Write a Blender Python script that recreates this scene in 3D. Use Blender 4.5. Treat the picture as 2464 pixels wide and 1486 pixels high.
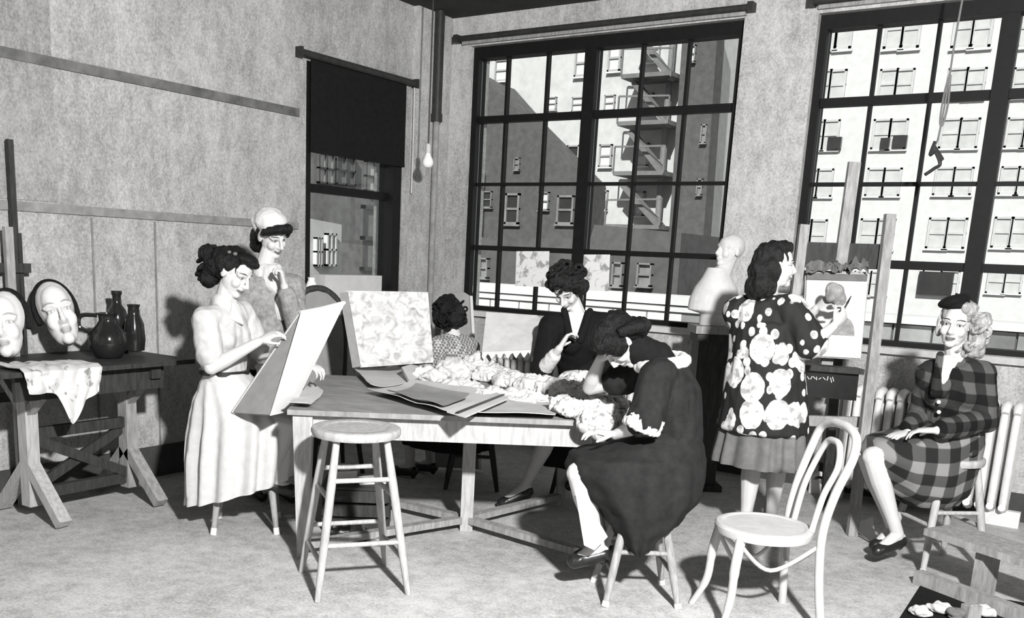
import bpy, bmesh, math, random
from mathutils import Vector as V, Matrix, noise
random.seed(7)
for o in list(bpy.data.objects): bpy.data.objects.remove(o)
sc = bpy.context.scene
COL = sc.collection

# ------------------------------------------------------------------ camera
YAW, PITCH, ROLL = -0.60162346, -0.2141429, 0.04549999
FPX, PCX, PCY = 2282.57, 1128.18, 1111.5
CAM = V((5.1085, -6.8426, 1.5))
_f = V((math.sin(YAW)*math.cos(PITCH), math.cos(YAW)*math.cos(PITCH), math.sin(PITCH)))
_r = V((math.cos(YAW), -math.sin(YAW), 0)); _u = _r.cross(_f)
CR = _r*math.cos(ROLL)+_u*math.sin(ROLL); CU = -_r*math.sin(ROLL)+_u*math.cos(ROLL); CF = _f
RH = V((math.cos(YAW), -math.sin(YAW), 0))      # image right, level
FH = V((math.sin(YAW), math.cos(YAW), 0))       # away from the camera, level
UP = V((0, 0, 1))
cd = bpy.data.cameras.new('camera'); cam = bpy.data.objects.new('camera', cd); COL.objects.link(cam)
m = Matrix.Identity(4)
for i in range(3):
    m[i][0] = CR[i]; m[i][1] = CU[i]; m[i][2] = -CF[i]; m[i][3] = CAM[i]
cam.matrix_world = m
cd.sensor_width = 36; cd.lens = FPX/2464*36
cd.shift_x = (1232-PCX)/2464; cd.shift_y = (PCY-743)/2464; cd.clip_end = 400
sc.camera = cam

# ------------------------------------------------------------------ light
w = bpy.data.worlds.new('sky'); sc.world = w; w.use_nodes = True
w.node_tree.nodes['Background'].inputs[0].default_value = (.86, .88, .9, 1)
w.node_tree.nodes['Background'].inputs[1].default_value = .45
sd = bpy.data.lights.new('sun', 'SUN'); sd.energy = 5.2; sd.angle = .01
so = bpy.data.objects.new('sun', sd); COL.objects.link(so); so.location = (8, -20, 20)
so.rotation_euler = V((-.22, .76, -.60)).to_track_quat('-Z', 'Y').to_euler()
kd = bpy.data.lights.new('photographer_flood', 'AREA'); kd.shape = 'DISK'; kd.size = .22; kd.energy = 540
ko = bpy.data.objects.new('photographer_flood', kd); COL.objects.link(ko); ko.location = (5.95, -6.3, 2.95)
ko.rotation_euler = (V((2.2, -2.2, 1.1))-V(ko.location)).to_track_quat('-Z', 'Y').to_euler()
vs = sc.view_settings
vs.view_transform = 'Standard'; vs.look = 'None'; vs.gamma = 1; vs.use_curve_mapping = False; vs.exposure = 0.38

# ------------------------------------------------------------------ pixel helpers (photo frame 2464 x 1486)
def ray(x, y): return CF+CR*((x-PCX)/FPX)-CU*((y-PCY)/FPX)
def at(x, y, z=None, X=None, Y=None):
    d = ray(x, y)
    t = (z-CAM.z)/d.z if z is not None else (X-CAM.x)/d.x if X is not None else (Y-CAM.y)/d.y
    return CAM+d*t
def jp(x, y, w):                     # point seen at a pixel, at a level distance w from the camera
    d = ray(x, y); return CAM+d*(w/d.dot(FH))
def depth(X, Y): return (V((X, Y, 0))-CAM).dot(FH)
def dirv(az, pitch=0):               # az from image-right, positive = away
    a = math.radians(az); p = math.radians(pitch)
    return (RH*math.cos(a)+FH*math.sin(a))*math.cos(p)+UP*math.sin(p)

# ------------------------------------------------------------------ materials
def _n(nt, t, **k):
    n = nt.nodes.new(t)
    for a, b in k.items(): setattr(n, a, b)
    return n
def grey(v): return (v, v*.992, v*.978, 1)
def math_(nt, op, a, b=None, c=None):
    n = _n(nt, 'ShaderNodeMath', operation=op)
    for i, x in enumerate((a, b, c)):
        if x is None: continue
        if isinstance(x, (int, float)): n.inputs[i].default_value = x
        else: nt.links.new(x, n.inputs[i])
    return n.outputs[0]
def base(name, v=.5, rough=.7, metal=0):
    m = bpy.data.materials.new(name); m.use_nodes = True; nt = m.node_tree
    b = nt.nodes['Principled BSDF']; b.inputs['Base Color'].default_value = grey(v)
    b.inputs['Roughness'].default_value = rough; b.inputs['Specular IOR Level'].default_value = .5 if rough < .45 else .22; b.inputs['Metallic'].default_value = metal
    return m, nt, b
def ramp_mix(nt, fac, v0, v1):
    n = _n(nt, 'ShaderNodeMix', data_type='RGBA'); n.inputs[6].default_value = grey(v0); n.inputs[7].default_value = grey(v1)
    nt.links.new(fac, n.inputs[0]); return n.outputs[2]
def M(name, v=.5, rough=.7, ns=8, na=.25, bump=.0, metal=0, stretch=(1, 1, 1), bs=None):
    m, nt, b = base(name, v, rough, metal)
    tc = _n(nt, 'ShaderNodeTexCoord'); mp = _n(nt, 'ShaderNodeMapping'); mp.inputs['Scale'].default_value = stretch
    nt.links.new(tc.outputs['Object'], mp.inputs[0])
    no = _n(nt, 'ShaderNodeTexNoise'); no.inputs['Scale'].default_value = ns; no.inputs['Detail'].default_value = 8; no.inputs['Roughness'].default_value = .65
    nt.links.new(mp.outputs[0], no.inputs['Vector'])
    f = _n(nt, 'ShaderNodeMapRange'); f.inputs[1].default_value = .3; f.inputs[2].default_value = .7
    nt.links.new(no.outputs[0], f.inputs[0])
    nt.links.new(ramp_mix(nt, f.outputs[0], max(0, v*(1-na)), min(.95, v*(1+na))), b.inputs['Base Color'])
    if bump:
        bn = _n(nt, 'ShaderNodeBump'); bn.inputs['Strength'].default_value = bump; bn.inputs['Distance'].default_value = .01
        src = no.outputs[0]
        if bs:
            n2 = _n(nt, 'ShaderNodeTexNoise'); n2.inputs['Scale'].default_value = bs; n2.inputs['Detail'].default_value = 4
            nt.links.new(mp.outputs[0], n2.inputs['Vector']); src = n2.outputs[0]
        nt.links.new(src, bn.inputs['Height']); nt.links.new(bn.outputs[0], b.inputs['Normal'])
    return m
def plaster(name, v):
    m, nt, b = base(name, v, .85)
    tc = _n(nt, 'ShaderNodeTexCoord')
    def nz(scale, det, st):
        mp = _n(nt, 'ShaderNodeMapping'); mp.inputs['Scale'].default_value = st
        nt.links.new(tc.outputs['Object'], mp.inputs[0])
        n = _n(nt, 'ShaderNodeTexNoise'); n.inputs['Scale'].default_value = scale; n.inputs['Detail'].default_value = det; n.inputs['Roughness'].default_value = .7
        nt.links.new(mp.outputs[0], n.inputs['Vector']); return n.outputs[0]
    a = nz(1.1, 6, (1, 1, .7)); c = nz(16, 8, (1, 1, .55)); d = nz(5, 5, (1, 1, .25)); g = nz(75, 3, (1, 1, .8))
    s = math_(nt, 'ADD', math_(nt, 'MULTIPLY', a, .75), math_(nt, 'ADD', math_(nt, 'MULTIPLY', c, .75), math_(nt, 'ADD', math_(nt, 'MULTIPLY', d, .4), math_(nt, 'MULTIPLY', math_(nt, 'SUBTRACT', g, .5), .9))))
    f = _n(nt, 'ShaderNodeMapRange'); f.inputs[1].default_value = .72; f.inputs[2].default_value = 1.18
    nt.links.new(s, f.inputs[0])
    nt.links.new(ramp_mix(nt, f.outputs[0], v*.62, v*1.3), b.inputs['Base Color'])
    bn = _n(nt, 'ShaderNodeBump'); bn.inputs['Strength'].default_value = .25; bn.inputs['Distance'].default_value = .01
    nt.links.new(c, bn.inputs['Height']); nt.links.new(bn.outputs[0], b.inputs['Normal'])
    return m
def glass_mat():
    m = bpy.data.materials.new('window_glass'); m.use_nodes = True; nt = m.node_tree
    nt.nodes.remove(nt.nodes['Principled BSDF']); out = nt.nodes['Material Output']
    t = _n(nt, 'ShaderNodeBsdfTransparent'); t.inputs[0].default_value = (.93, .94, .93, 1)
    g = _n(nt, 'ShaderNodeBsdfGlossy'); g.inputs['Roughness'].default_value = .02
    fr = _n(nt, 'ShaderNodeFresnel'); fr.inputs[0].default_value = 1.25
    mx = _n(nt, 'ShaderNodeMixShader')
    nt.links.new(fr.outputs[0], mx.inputs[0]); nt.links.new(t.outputs[0], mx.inputs[1]); nt.links.new(g.outputs[0], mx.inputs[2])
    nt.links.new(mx.outputs[0], out.inputs[0]); return m
def skin_mat(name, v, soft=0):
    m, nt, b = base(name, v, .5)
    at_ = _n(nt, 'ShaderNodeAttribute', attribute_name='hl'); sp = _n(nt, 'ShaderNodeSeparateXYZ')
    nt.links.new(at_.outputs['Vector'], sp.inputs[0]); x, y, z = sp.outputs
    ay = math_(nt, 'ABSOLUTE', y)
    def ell(u, u0, ru, w_, w0, rw):
        a = math_(nt, 'DIVIDE', math_(nt, 'SUBTRACT', u, u0), ru); c = math_(nt, 'DIVIDE', math_(nt, 'SUBTRACT', w_, w0), rw)
        d = math_(nt, 'ADD', math_(nt, 'MULTIPLY', a, a), math_(nt, 'MULTIPLY', c, c))
        f = _n(nt, 'ShaderNodeMapRange'); f.inputs[1].default_value = 1.25; f.inputs[2].default_value = .75
        nt.links.new(d, f.inputs[0]); return math_(nt, 'MULTIPLY', f.outputs[0], math_(nt, 'GREATER_THAN', x, .03))
    q = math_(nt, 'DIVIDE', math_(nt, 'SUBTRACT', ay, .033), .024)
    arch = math_(nt, 'ADD', math_(nt, 'MULTIPLY', math_(nt, 'MULTIPLY', q, q), -.007), .0325)
    brow = math_(nt, 'MULTIPLY', ell(ay, .034, .022, z, arch, .0034), 1.0)
    no = _n(nt, 'ShaderNodeTexNoise'); no.inputs['Scale'].default_value = 12
    tc = _n(nt, 'ShaderNodeTexCoord'); nt.links.new(tc.outputs['Object'], no.inputs['Vector'])
    col = ramp_mix(nt, no.outputs[0], v*.9, min(.95, v*1.1))
    def over(col, mask, val):
        n = _n(nt, 'ShaderNodeMix', data_type='RGBA'); nt.links.new(mask, n.inputs[0]); nt.links.new(col, n.inputs[6])
        n.inputs[7].default_value = grey(val+(v-val)*soft); return n.outputs[2]
    col = over(col, brow, v*.12)
    col = over(col, ell(ay, .0315, .0152, z, .0055, .0072), v*.14)
    col = over(col, ell(ay, .0315, .0115, z, .0045, .0046), v*1.05)
    col = over(col, ell(ay, .0315, .0054, z, .005, .0052), v*.06)
    col = over(col, ell(y, 0, .024, z, -.0625, .0105), v*.3)
    col = over(col, ell(y, 0, .021, z, -.0625, .0012), v*.1)
    nt.links.new(col, b.inputs['Base Color'])
    return m
def flower_mat():
    m, nt, b = base('flowered_cotton', .03, .8)
    tc = _n(nt, 'ShaderNodeTexCoord')
    def vor(scale, off, lo, hi):
        mp = _n(nt, 'ShaderNodeMapping'); mp.inputs['Location'].default_value = off; mp.inputs['Scale'].default_value = (1, 1, .8)
        nt.links.new(tc.outputs['Object'], mp.inputs[0])
        nz = _n(nt, 'ShaderNodeTexNoise'); nz.inputs['Scale'].default_value = 30; nt.links.new(mp.outputs[0], nz.inputs['Vector'])
        v = _n(nt, 'ShaderNodeTexVoronoi'); v.inputs['Scale'].default_value = scale; v.inputs['Randomness'].default_value = .55
        nt.links.new(mp.outputs[0], v.inputs['Vector'])
        d = math_(nt, 'ADD', v.outputs['Distance'], math_(nt, 'MULTIPLY', math_(nt, 'SUBTRACT', nz.outputs[0], .5), .12))
        f = _n(nt, 'ShaderNodeMapRange'); f.inputs[1].default_value = hi; f.inputs[2].default_value = lo
        nt.links.new(d, f.inputs[0]); return f.outputs[0]
    a = vor(7.2, (.3, .1, 0), .46, .48); c = vor(16, (3, 1, 2), .34, .37)
    s = math_(nt, 'MAXIMUM', a, c)
    n2 = _n(nt, 'ShaderNodeTexNoise'); n2.inputs['Scale'].default_value = 26; n2.inputs['Detail'].default_value = 4
    nt.links.new(tc.outputs['Object'], n2.inputs['Vector'])
    f2 = _n(nt, 'ShaderNodeMapRange'); f2.inputs[1].default_value = .38; f2.inputs[2].default_value = .5; nt.links.new(n2.outputs[0], f2.inputs[0])
    wh = ramp_mix(nt, f2.outputs[0], .3, .62)
    n = _n(nt, 'ShaderNodeMix', data_type='RGBA'); nt.links.new(s, n.inputs[0]); n.inputs[6].default_value = grey(.018); nt.links.new(wh, n.inputs[7])
    nt.links.new(n.outputs[2], b.inputs['Base Color'])
    return m
def plaid_mat(name, size, dk, md, lt, diag=.5):
    m, nt, b = base(name, .2, .9)
    tc = _n(nt, 'ShaderNodeTexCoord')
    def stripe(vec):
        d = _n(nt, 'ShaderNodeVectorMath', operation='DOT_PRODUCT'); d.inputs[1].default_value = vec
        nt.links.new(tc.outputs['Object'], d.inputs[0])
        s = math_(nt, 'SINE', math_(nt, 'MULTIPLY', d.outputs['Value'], 2*math.pi/size))
        f = _n(nt, 'ShaderNodeMapRange'); f.inputs[1].default_value = -.12; f.inputs[2].default_value = .12
        nt.links.new(s, f.inputs[0]); return f.outputs[0]
    a = stripe(RH*.9+FH*.3); c = stripe(UP*.85-FH*diag)
    col1 = ramp_mix(nt, a, dk, md); col2 = ramp_mix(nt, a, md, lt)
    n = _n(nt, 'ShaderNodeMix', data_type='RGBA'); nt.links.new(c, n.inputs[0]); nt.links.new(col1, n.inputs[6]); nt.links.new(col2, n.inputs[7])
    nt.links.new(n.outputs[2], b.inputs['Base Color']); return m
def print_mat(name, paper, ink, scale, lo, hi):          # washes of ink on paper
    m, nt, b = base(name, paper, .85)
    tc = _n(nt, 'ShaderNodeTexCoord'); no = _n(nt, 'ShaderNodeTexNoise'); no.inputs['Scale'].default_value = scale; no.inputs['Detail'].default_value = 5; no.inputs['Distortion'].default_value = .8
    nt.links.new(tc.outputs['Object'], no.inputs['Vector'])
    f = _n(nt, 'ShaderNodeMapRange'); f.inputs[1].default_value = lo; f.inputs[2].default_value = hi
    nt.links.new(no.outputs[0], f.inputs[0]); nt.links.new(ramp_mix(nt, f.outputs[0], paper, ink), b.inputs['Base Color']); return m
def checks_mat(name, v0, v1, scale):
    m, nt, b = base(name, v0, .9)
    tc = _n(nt, 'ShaderNodeTexCoord'); c = _n(nt, 'ShaderNodeTexChecker'); c.inputs['Scale'].default_value = scale
    c.inputs[1].default_value = grey(v0); c.inputs[2].default_value = grey(v1)
    nt.links.new(tc.outputs['Object'], c.inputs[0]); nt.links.new(c.outputs[0], b.inputs['Base Color']); return m

WALL = plaster('grey_plaster', .36)
WALLB = plaster('pale_plaster', .42)
FLOOR = plaster('worn_concrete', .42)
CEIL = M('dark_ceiling', .05, .9, 3, .3)
FRAME = M('black_steel', .006, .6, 20, .3)
GLASS = glass_mat()
SHADE = M('black_blind', .006, .85, 30, .4)
ROD = M('dark_rod', .03, .5, 20, .3)
WHITEP = M('white_paint', .55, .6, 10, .08)
SILVER = M('silver_radiator', .7, .4, 12, .12)
WOODL = M('pale_wood', .36, .6, 9, .25, .05, stretch=(6, 6, 1))
WOODM = M('mid_wood', .26, .6, 9, .35, .08, stretch=(5, 5, 1))
WOODD = M('dark_wood', .035, .55, 9, .4, .08, stretch=(5, 5, 1))
WOODT = M('table_wood', .24, .55, 6, .3, .05, stretch=(1, 6, 1))
CHAIRW = M('bleached_bentwood', .43, .5, 12, .12, .04)
PAPER = M('white_paper', .52, .85, 6, .08, .05)
CARD = M('grey_board', .24, .85, 14, .12)
CLOTHW = M('white_linen', .56, .9, 14, .1, .25, bs=120)
LACE = print_mat('white_lace', .58, .2, 34, .56, .66)
DRAW = print_mat('ink_drawing', .56, .24, 20, .46, .74)
SCARF = print_mat('printed_scarf', .54, .2, 18, .58, .66)
PLASTER = M('white_plaster', .54, .6, 12, .12, .06)
PLASTERG = M('grey_plaster_cast', .5, .6, 9, .25, .06)
GLAZE = M('black_glaze', .015, .12, 10, .3)
RUBBER = M('white_rubber', .62, .6, 10, .05)
SKIN = skin_mat('skin', .5)
HAIRB = M('black_hair', .005, .5, 40, .6, .8, stretch=(1, 1, .22), bs=260)
HAIRD = M('brown_hair', .010, .5, 40, .6, .8, stretch=(1, 1, .22), bs=260)
HAIRL = M('blonde_hair', .34, .4, 40, .6, .8, stretch=(1, 1, .22), bs=260)
BLACKC = M('black_wool', .0045, .9, 30, .4, .15, bs=200)
DARKC = M('charcoal_cotton', .013, .85, 20, .4, .15, bs=160)
GREYC = M('grey_tweed', .24, .9, 40, .35, .2, bs=200)
GREYS = M('grey_flannel', .13, .85, 20, .2, .1, bs=160)
CREAM = M('cream_cotton', .44, .85, 16, .14, .15, bs=160)
CREAMS = M('cream_skirt_cotton', .48, .85, 22, .09, .15, bs=160)
FLOWER = flower_mat()
PLAIDJ = plaid_mat('plaid_jacket', .085, .004, .02, .075, .2)
PLAIDS = plaid_mat('plaid_skirt', .11, .012, .06, .2, .75)
CHECK = checks_mat('checked_blouse', .12, .4, 62)
STOCK = M('stocking', .3, .55, 10, .15)
LEATHER = M('black_leather', .012, .35, 20, .3)
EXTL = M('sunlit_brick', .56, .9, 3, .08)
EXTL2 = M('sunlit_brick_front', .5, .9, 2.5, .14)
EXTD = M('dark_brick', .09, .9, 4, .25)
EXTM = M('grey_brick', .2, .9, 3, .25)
EXTW = M('far_window_sash', .34, .8, 2, .15)
EXTG = M('far_window_glass', .03, .3, 2, .2)
EXTS = M('white_stone', .58, .8, 3, .08)
IRON = M('fire_escape_iron', .16, .7, 5, .2)
CANVASP = print_mat('painted_canvas', .5, .12, 3.2, .5, .56)
BULB = M('bulb_glass', .85, .15, 10, .03)

# ------------------------------------------------------------------ mesh builder
class MB:
    def __init__(s): s.v = []; s.f = []; s.m = []
    def add(s, vs, fs, mi=0):
        b = len(s.v); s.v += [V(p) for p in vs]; s.f += [tuple(b+i for i in f) for f in fs]; s.m += [mi]*len(fs); return s
    def box(s, c, d, ax=None, mi=0):
        c = V(c); X, Y, Z = ax or (V((1, 0, 0)), V((0, 1, 0)), V((0, 0, 1)))
        vs = [c+X*(i*d[0]/2)+Y*(j*d[1]/2)+Z*(k*d[2]/2) for i in (-1, 1) for j in (-1, 1) for k in (-1, 1)]
        return s.add(vs, [(0, 1, 3, 2), (4, 6, 7, 5), (0, 4, 5, 1), (2, 3, 7, 6), (0, 2, 6, 4), (1, 5, 7, 3)], mi)
    def span(s, a, b, mi=0):
        a = V(a); b = V(b); return s.box((a+b)/2, [abs(x) for x in (b-a)], mi=mi)
    def bar(s, p, q, w, h, up=UP, mi=0, w2=None, h2=None):
        p = V(p); q = V(q); t = (q-p).normalized(); u = V(up)
        if abs(t.dot(u)) > .97: u = V((1, 0, 0)) if abs(t.x) < .9 else V((0, 1, 0))
        a = t.cross(u).normalized(); b = a.cross(t); w2 = w2 or w; h2 = h2 or h; vs = []
        for P, ww, hh in ((p, w, h), (q, w2, h2)):
            vs += [P-a*ww/2-b*hh/2, P+a*ww/2-b*hh/2, P+a*ww/2+b*hh/2, P-a*ww/2+b*hh/2]
        return s.add(vs, [(3, 2, 1, 0), (4, 5, 6, 7), (0, 1, 5, 4), (1, 2, 6, 5), (2, 3, 7, 6), (3, 0, 4, 7)], mi)
    def tube(s, pts, r, n=10, closed=False, mi=0, side=None, ry=None, caps=True):
        pts = [V(p) for p in pts]; k = len(pts)
        rs = [r]*k if isinstance(r, (int, float)) else list(r)
        rys = rs if ry is None else ([ry]*k if isinstance(ry, (int, float)) else list(ry))
        rings = []; pa = None
        for i, p in enumerate(pts):
            if closed: t = pts[(i+1) % k]-pts[i-1]
            else: t = pts[min(i+1, k-1)]-pts[max(i-1, 0)]
            t.normalize()
            if side is not None: a = V(side[i] if isinstance(side, list) else side)
            elif pa is None: a = t.orthogonal()
            else: a = pa
            a = (a-t*a.dot(t)).normalized(); pa = a; b = t.cross(a)
            rings.append([p+a*(rs[i]*math.cos(j*2*math.pi/n))+b*(rys[i]*math.sin(j*2*math.pi/n)) for j in range(n)])
        return s.loft(rings, closed, mi, caps)
    def loft(s, rings, closed=False, mi=0, caps=True):
        n = len(rings[0]); k = len(rings); vs = [p for r in rings for p in r]; fs = []
        for i in range(k if closed else k-1):
            for j in range(n):
                a = i*n+j; b = i*n+(j+1) % n; c = ((i+1) % k)*n+(j+1) % n; d = ((i+1) % k)*n+j; fs.append((a, b, c, d))
        if caps and not closed: fs.append(tuple(range(n-1, -1, -1))); fs.append(tuple((k-1)*n+j for j in range(n)))
        return s.add(vs, fs, mi)
    def lathe(s, prof, c=(0, 0, 0), n=24, ax=None, mi=0):
        c = V(c); X, Y, Z = ax or (V((1, 0, 0)), V((0, 1, 0)), V((0, 0, 1)))
        return s.loft([[c+X*(r*math.cos(j*2*math.pi/n))+Y*(r*math.sin(j*2*math.pi/n))+Z*z for j in range(n)] for r, z in prof], mi=mi)
    def slab(s, pts, th, mi=0):
        pts = [V(p) for p in pts]; nn = (pts[1]-pts[0]).cross(pts[2]-pts[0]).normalized(); n = len(pts)
        vs = [p+nn*th/2 for p in pts]+[p-nn*th/2 for p in pts]
        fs = [tuple(range(n)), tuple(range(2*n-1, n-1, -1))]+[(i, n+i, n+(i+1) % n, (i+1) % n) for i in range(n)]
        return s.add(vs, fs, mi)
    def ball(s, c, r, ax=None, n=14, mi=0):
        c = V(c); r = (r, r, r) if isinstance(r, (int, float)) else r
        X, Y, Z = ax or (V((1, 0, 0)), V((0, 1, 0)), V((0, 0, 1))); k = n//2+1
        rings = []
        for i in range(k):
            t = math.pi*(i+.04)/(k-1+.08); rings.append([c+X*(r[0]*math.sin(t)*math.cos(j*2*math.pi/n))+Y*(r[1]*math.sin(t)*math.sin(j*2*math.pi/n))+Z*(-r[2]*math.cos(t)) for j in range(n)])
        return s.loft(rings, mi=mi)
    def cap(s, p, q, r0, r1, n=12, rib=None):        # tapered round-ended limb piece
        p = V(p); q = V(q); t = (q-p).normalized(); pts = []; rs = []
        for a in (80, 50, 20): pts.append(p-t*(r0*math.sin(math.radians(a)))); rs.append(r0*math.cos(math.radians(a)))
        pts.append(p); rs.append(r0)
        if rib:
            for u, rr in rib: pts.append(p.lerp(q, u)); rs.append(rr)
        pts.append(q); rs.append(r1)
        for a in (20, 50, 80): pts.append(q+t*(r1*math.sin(math.radians(a)))); rs.append(r1*math.cos(math.radians(a)))
        return s.tube(pts, rs, n)
    def grid(s, f, nu, nv, th=.004, mi=0):           # sheet from f(u,v), closed slab
        P = [[V(f(i/nu, j/nv)) for j in range(nv+1)] for i in range(nu+1)]
        N = [[None]*(nv+1) for _ in range(nu+1)]
        for i in range(nu+1):
            for j in range(nv+1):
                a = P[min(i+1, nu)][j]-P[max(i-1, 0)][j]; b = P[i][min(j+1, nv)]-P[i][max(j-1, 0)]
                c = a.cross(b); N[i][j] = c.normalized() if c.length > 1e-12 else UP
        w = nv+1; K = (nu+1)*w; vs = [P[i][j] for i in range(nu+1) for j in range(w)]+[P[i][j]-N[i][j]*th for i in range(nu+1) for j in range(w)]; fs = []
        for i in range(nu):
            for j in range(nv):
                a = i*w+j; fs.append((a, a+w, a+w+1, a+1)); fs.append((K+a, K+a+1, K+a+w+1, K+a+w))
        for i in range(nu): fs.append((i*w, K+i*w, K+(i+1)*w, (i+1)*w)); a = i*w+nv; fs.append((a, a+w, K+a+w, K+a))
        for j in range(nv): fs.append((j, j+1, K+j+1, K+j)); a = nu*w+j; fs.append((a, K+a, K+a+1, a+1))
        return s.add(vs, fs, mi)

WOFF = {}
def woff(o): return WOFF.get(o.name, V((0, 0, 0))) if o else V((0, 0, 0))
def tag(o, label=None, cat=None, group=None, kind=None):
    for k, x in (('label', label), ('category', cat), ('group', group), ('kind', kind)):
        if x: o[k] = x
    return o
def link(name, me, mats, parent=None, ang=40):
    """me holds world coordinates; origin goes to the parent's origin or to the base of the mesh"""
    for mt in (mats if isinstance(mats, (list, tuple)) else [mats]): me.materials.append(mt)
    if parent: off = woff(parent)
    else:
        xs = [v.co for v in me.vertices]
        off = V(((min(p.x for p in xs)+max(p.x for p in xs))/2, (min(p.y for p in xs)+max(p.y for p in xs))/2, min(p.z for p in xs)))
    me.transform(Matrix.Translation(-off))
    me.polygons.foreach_set('use_smooth', [True]*len(me.polygons))
    if ang: me.set_sharp_from_angle(angle=math.radians(ang))
    o = bpy.data.objects.new(name, me); COL.objects.link(o)
    if parent: o.parent = parent
    else: o.location = off
    WOFF[o.name] = off.copy(); return o
def build(name, mb, mats, parent=None, ang=40, **t):
    me = bpy.data.meshes.new(name); me.from_pydata([tuple(p) for p in mb.v], [], mb.f)
    if any(mb.m): me.polygons.foreach_set('material_index', mb.m)
    bm = bmesh.new(); bm.from_mesh(me); bmesh.ops.recalc_face_normals(bm, faces=bm.faces); bm.to_mesh(me); bm.free()
    return tag(link(name, me, mats, parent, ang), **t)
def thing(name, loc, label, cat, group=None):
    o = bpy.data.objects.new(name, None); COL.objects.link(o); o.location = loc; o.empty_display_size = .1
    WOFF[o.name] = V(loc); return tag(o, label, cat, group)
def organic(name, mb, mats, parent=None, voxel=.008, it=3, disp=None, attr=None, **t):
    me = bpy.data.meshes.new('tmp'); me.from_pydata([tuple(p) for p in mb.v], [], mb.f)
    bm = bmesh.new(); bm.from_mesh(me); bmesh.ops.recalc_face_normals(bm, faces=bm.faces); bm.to_mesh(me); bm.free()
    o = bpy.data.objects.new('tmp', me); COL.objects.link(o)
    r = o.modifiers.new('r', 'REMESH'); r.mode = 'VOXEL'; r.voxel_size = voxel
    s = o.modifiers.new('s', 'SMOOTH'); s.factor = .5; s.iterations = it
    dg = bpy.context.evaluated_depsgraph_get(); ev = o.evaluated_get(dg)
    m2 = bpy.data.meshes.new_from_object(ev); m2.name = name
    bpy.data.objects.remove(o); bpy.data.meshes.remove(me)
    if disp:
        ns = [v.normal.copy() for v in m2.vertices]
        for v, n in zip(m2.vertices, ns): v.co = v.co+n*disp(v.co, n)
    if attr:
        a = m2.attributes.new('hl', 'FLOAT_VECTOR', 'POINT'); buf = []
        for v in m2.vertices: buf += list(attr(v.co))
        a.data.foreach_set('vector', buf)
    return tag(link(name, m2, mats, parent, None), **t)
def folds(amp=.006, sx=9, sz=4, seed=0):
    def f(p, n):
        q = V((p.x*sx+seed, p.y*sx, p.z*sz)); k = noise.noise(q)*.7+noise.noise(q*2.3)*.35
        return amp*(1-abs(k)*2.2)
    return f
def locks(amp=.006, sc_=60, seed=0):
    def f(p, n): return amp*(noise.noise(V((p.x*sc_, p.y*sc_, p.z*sc_*.35+seed)))+.6*noise.noise(V((p.x*sc_*2, p.y*sc_*2, p.z*sc_*.8+seed))))
    return f

# ================================================================== SETTING
RX, RYB, HC = 7.2, -8.4, 3.42          # room extent: x 0..RX, y RYB..0
def wall_with_holes(name, axis, pos, th, a0, a1, holes, mat):
    """solid wall in pieces around rectangular holes; axis 'x' = plane x=pos running along y"""
    mb = MB(); cuts = sorted(holes); cur = a0
    def put(u0, u1, z0, z1):
        if u1-u0 < 1e-4 or z1-z0 < 1e-4: return
        if axis == 'x': mb.span((pos, u0, z0), (pos+th, u1, z1))
        else: mb.span((u0, pos, z0), (u1, pos+th, z1))
    for u0, u1, z0, z1 in cuts:
        put(cur, u0, 0, HC); put(u0, u1, 0, z0); put(u0, u1, z1, HC); cur = u1
    put(cur, a1, 0, HC)
    return build(name, mb, mat, None, 30)
W1 = (-1.66, -.55, 1.14, 2.80)          # left-wall window (y0,y1,z0,z1)
W2 = (.235, 2.555, 1.04, 3.19)         # big window
W3 = (3.06, 5.40, 1.03, 3.17)
o = wall_with_holes('wall_left', 'x', -.30, .30, RYB, .3, [W1], WALL); tag(o, 'mottled grey plaster wall with two horizontal rails and a blind window', 'wall', kind='structure')
o = wall_with_holes('wall_back', 'y', 0, .30, 0, RX, [W2, W3], WALLB); tag(o, 'pale plaster wall holding the big steel windows', 'wall', kind='structure')
tag(build('wall_right', MB().span((RX, RYB, 0), (RX+.2, .3, HC)), WALL), 'plain plaster wall closing the room', 'wall', kind='structure')
tag(build('wall_front', MB().span((-.3, RYB-.2, 0), (RX+.2, RYB, HC)), WALL), 'plain plaster wall behind the photographer', 'wall', kind='structure')
tag(build('floor', MB().span((-.3, RYB-.2, -.15), (RX+.2, .3, 0)), FLOOR), 'worn pale concrete studio floor', 'floor', kind='structure')
tag(build('ceiling', MB().span((-.3, RYB-.2, HC), (RX+.2, .3, HC+.3)), CEIL), 'dark ceiling of the studio', 'ceiling', kind='structure')
for nm, z, h, mt in (('trim_1', 2.435, .055, M('dark_rail', .12, .8, 6, .5)), ('trim_2', 1.655, .05, M('grey_rail', .22, .8, 12, .3))):
    tag(build(nm, MB().span((0, RYB, z-h/2), (.014, -1.74, z+h/2)), mt), 'narrow wooden rail running along the left plaster wall, '+('upper one' if z > 2 else 'lower one'), 'rail', kind='structure')
tag(build('baseboard_left', MB().span((0, RYB, 0), (.025, -.02, .2)), M('dark_skirting', .05, .7, 8, .3)), 'dark baseboard along the left wall', 'baseboard', kind='structure')
tag(build('baseboard_back', MB().span((.03, -.022, 0), (RX, 0, .18)), M('dark_skirting_b', .05, .7, 8, .3)), 'dark baseboard along the window wall', 'baseboard', kind='structure')
mb = MB()
for k, (yy, z0, z1) in enumerate(((-2.98, .2, 1.62), (-3.42, .2, 1.62))): mb.span((0, yy-.006, z0), (.006, yy+.006, z1))
tag(build('trim_3', mb, M('panel_joint', .2, .9, 10, .3)), 'thin vertical joint strips in the lower wall panels', 'trim', kind='structure')
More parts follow.
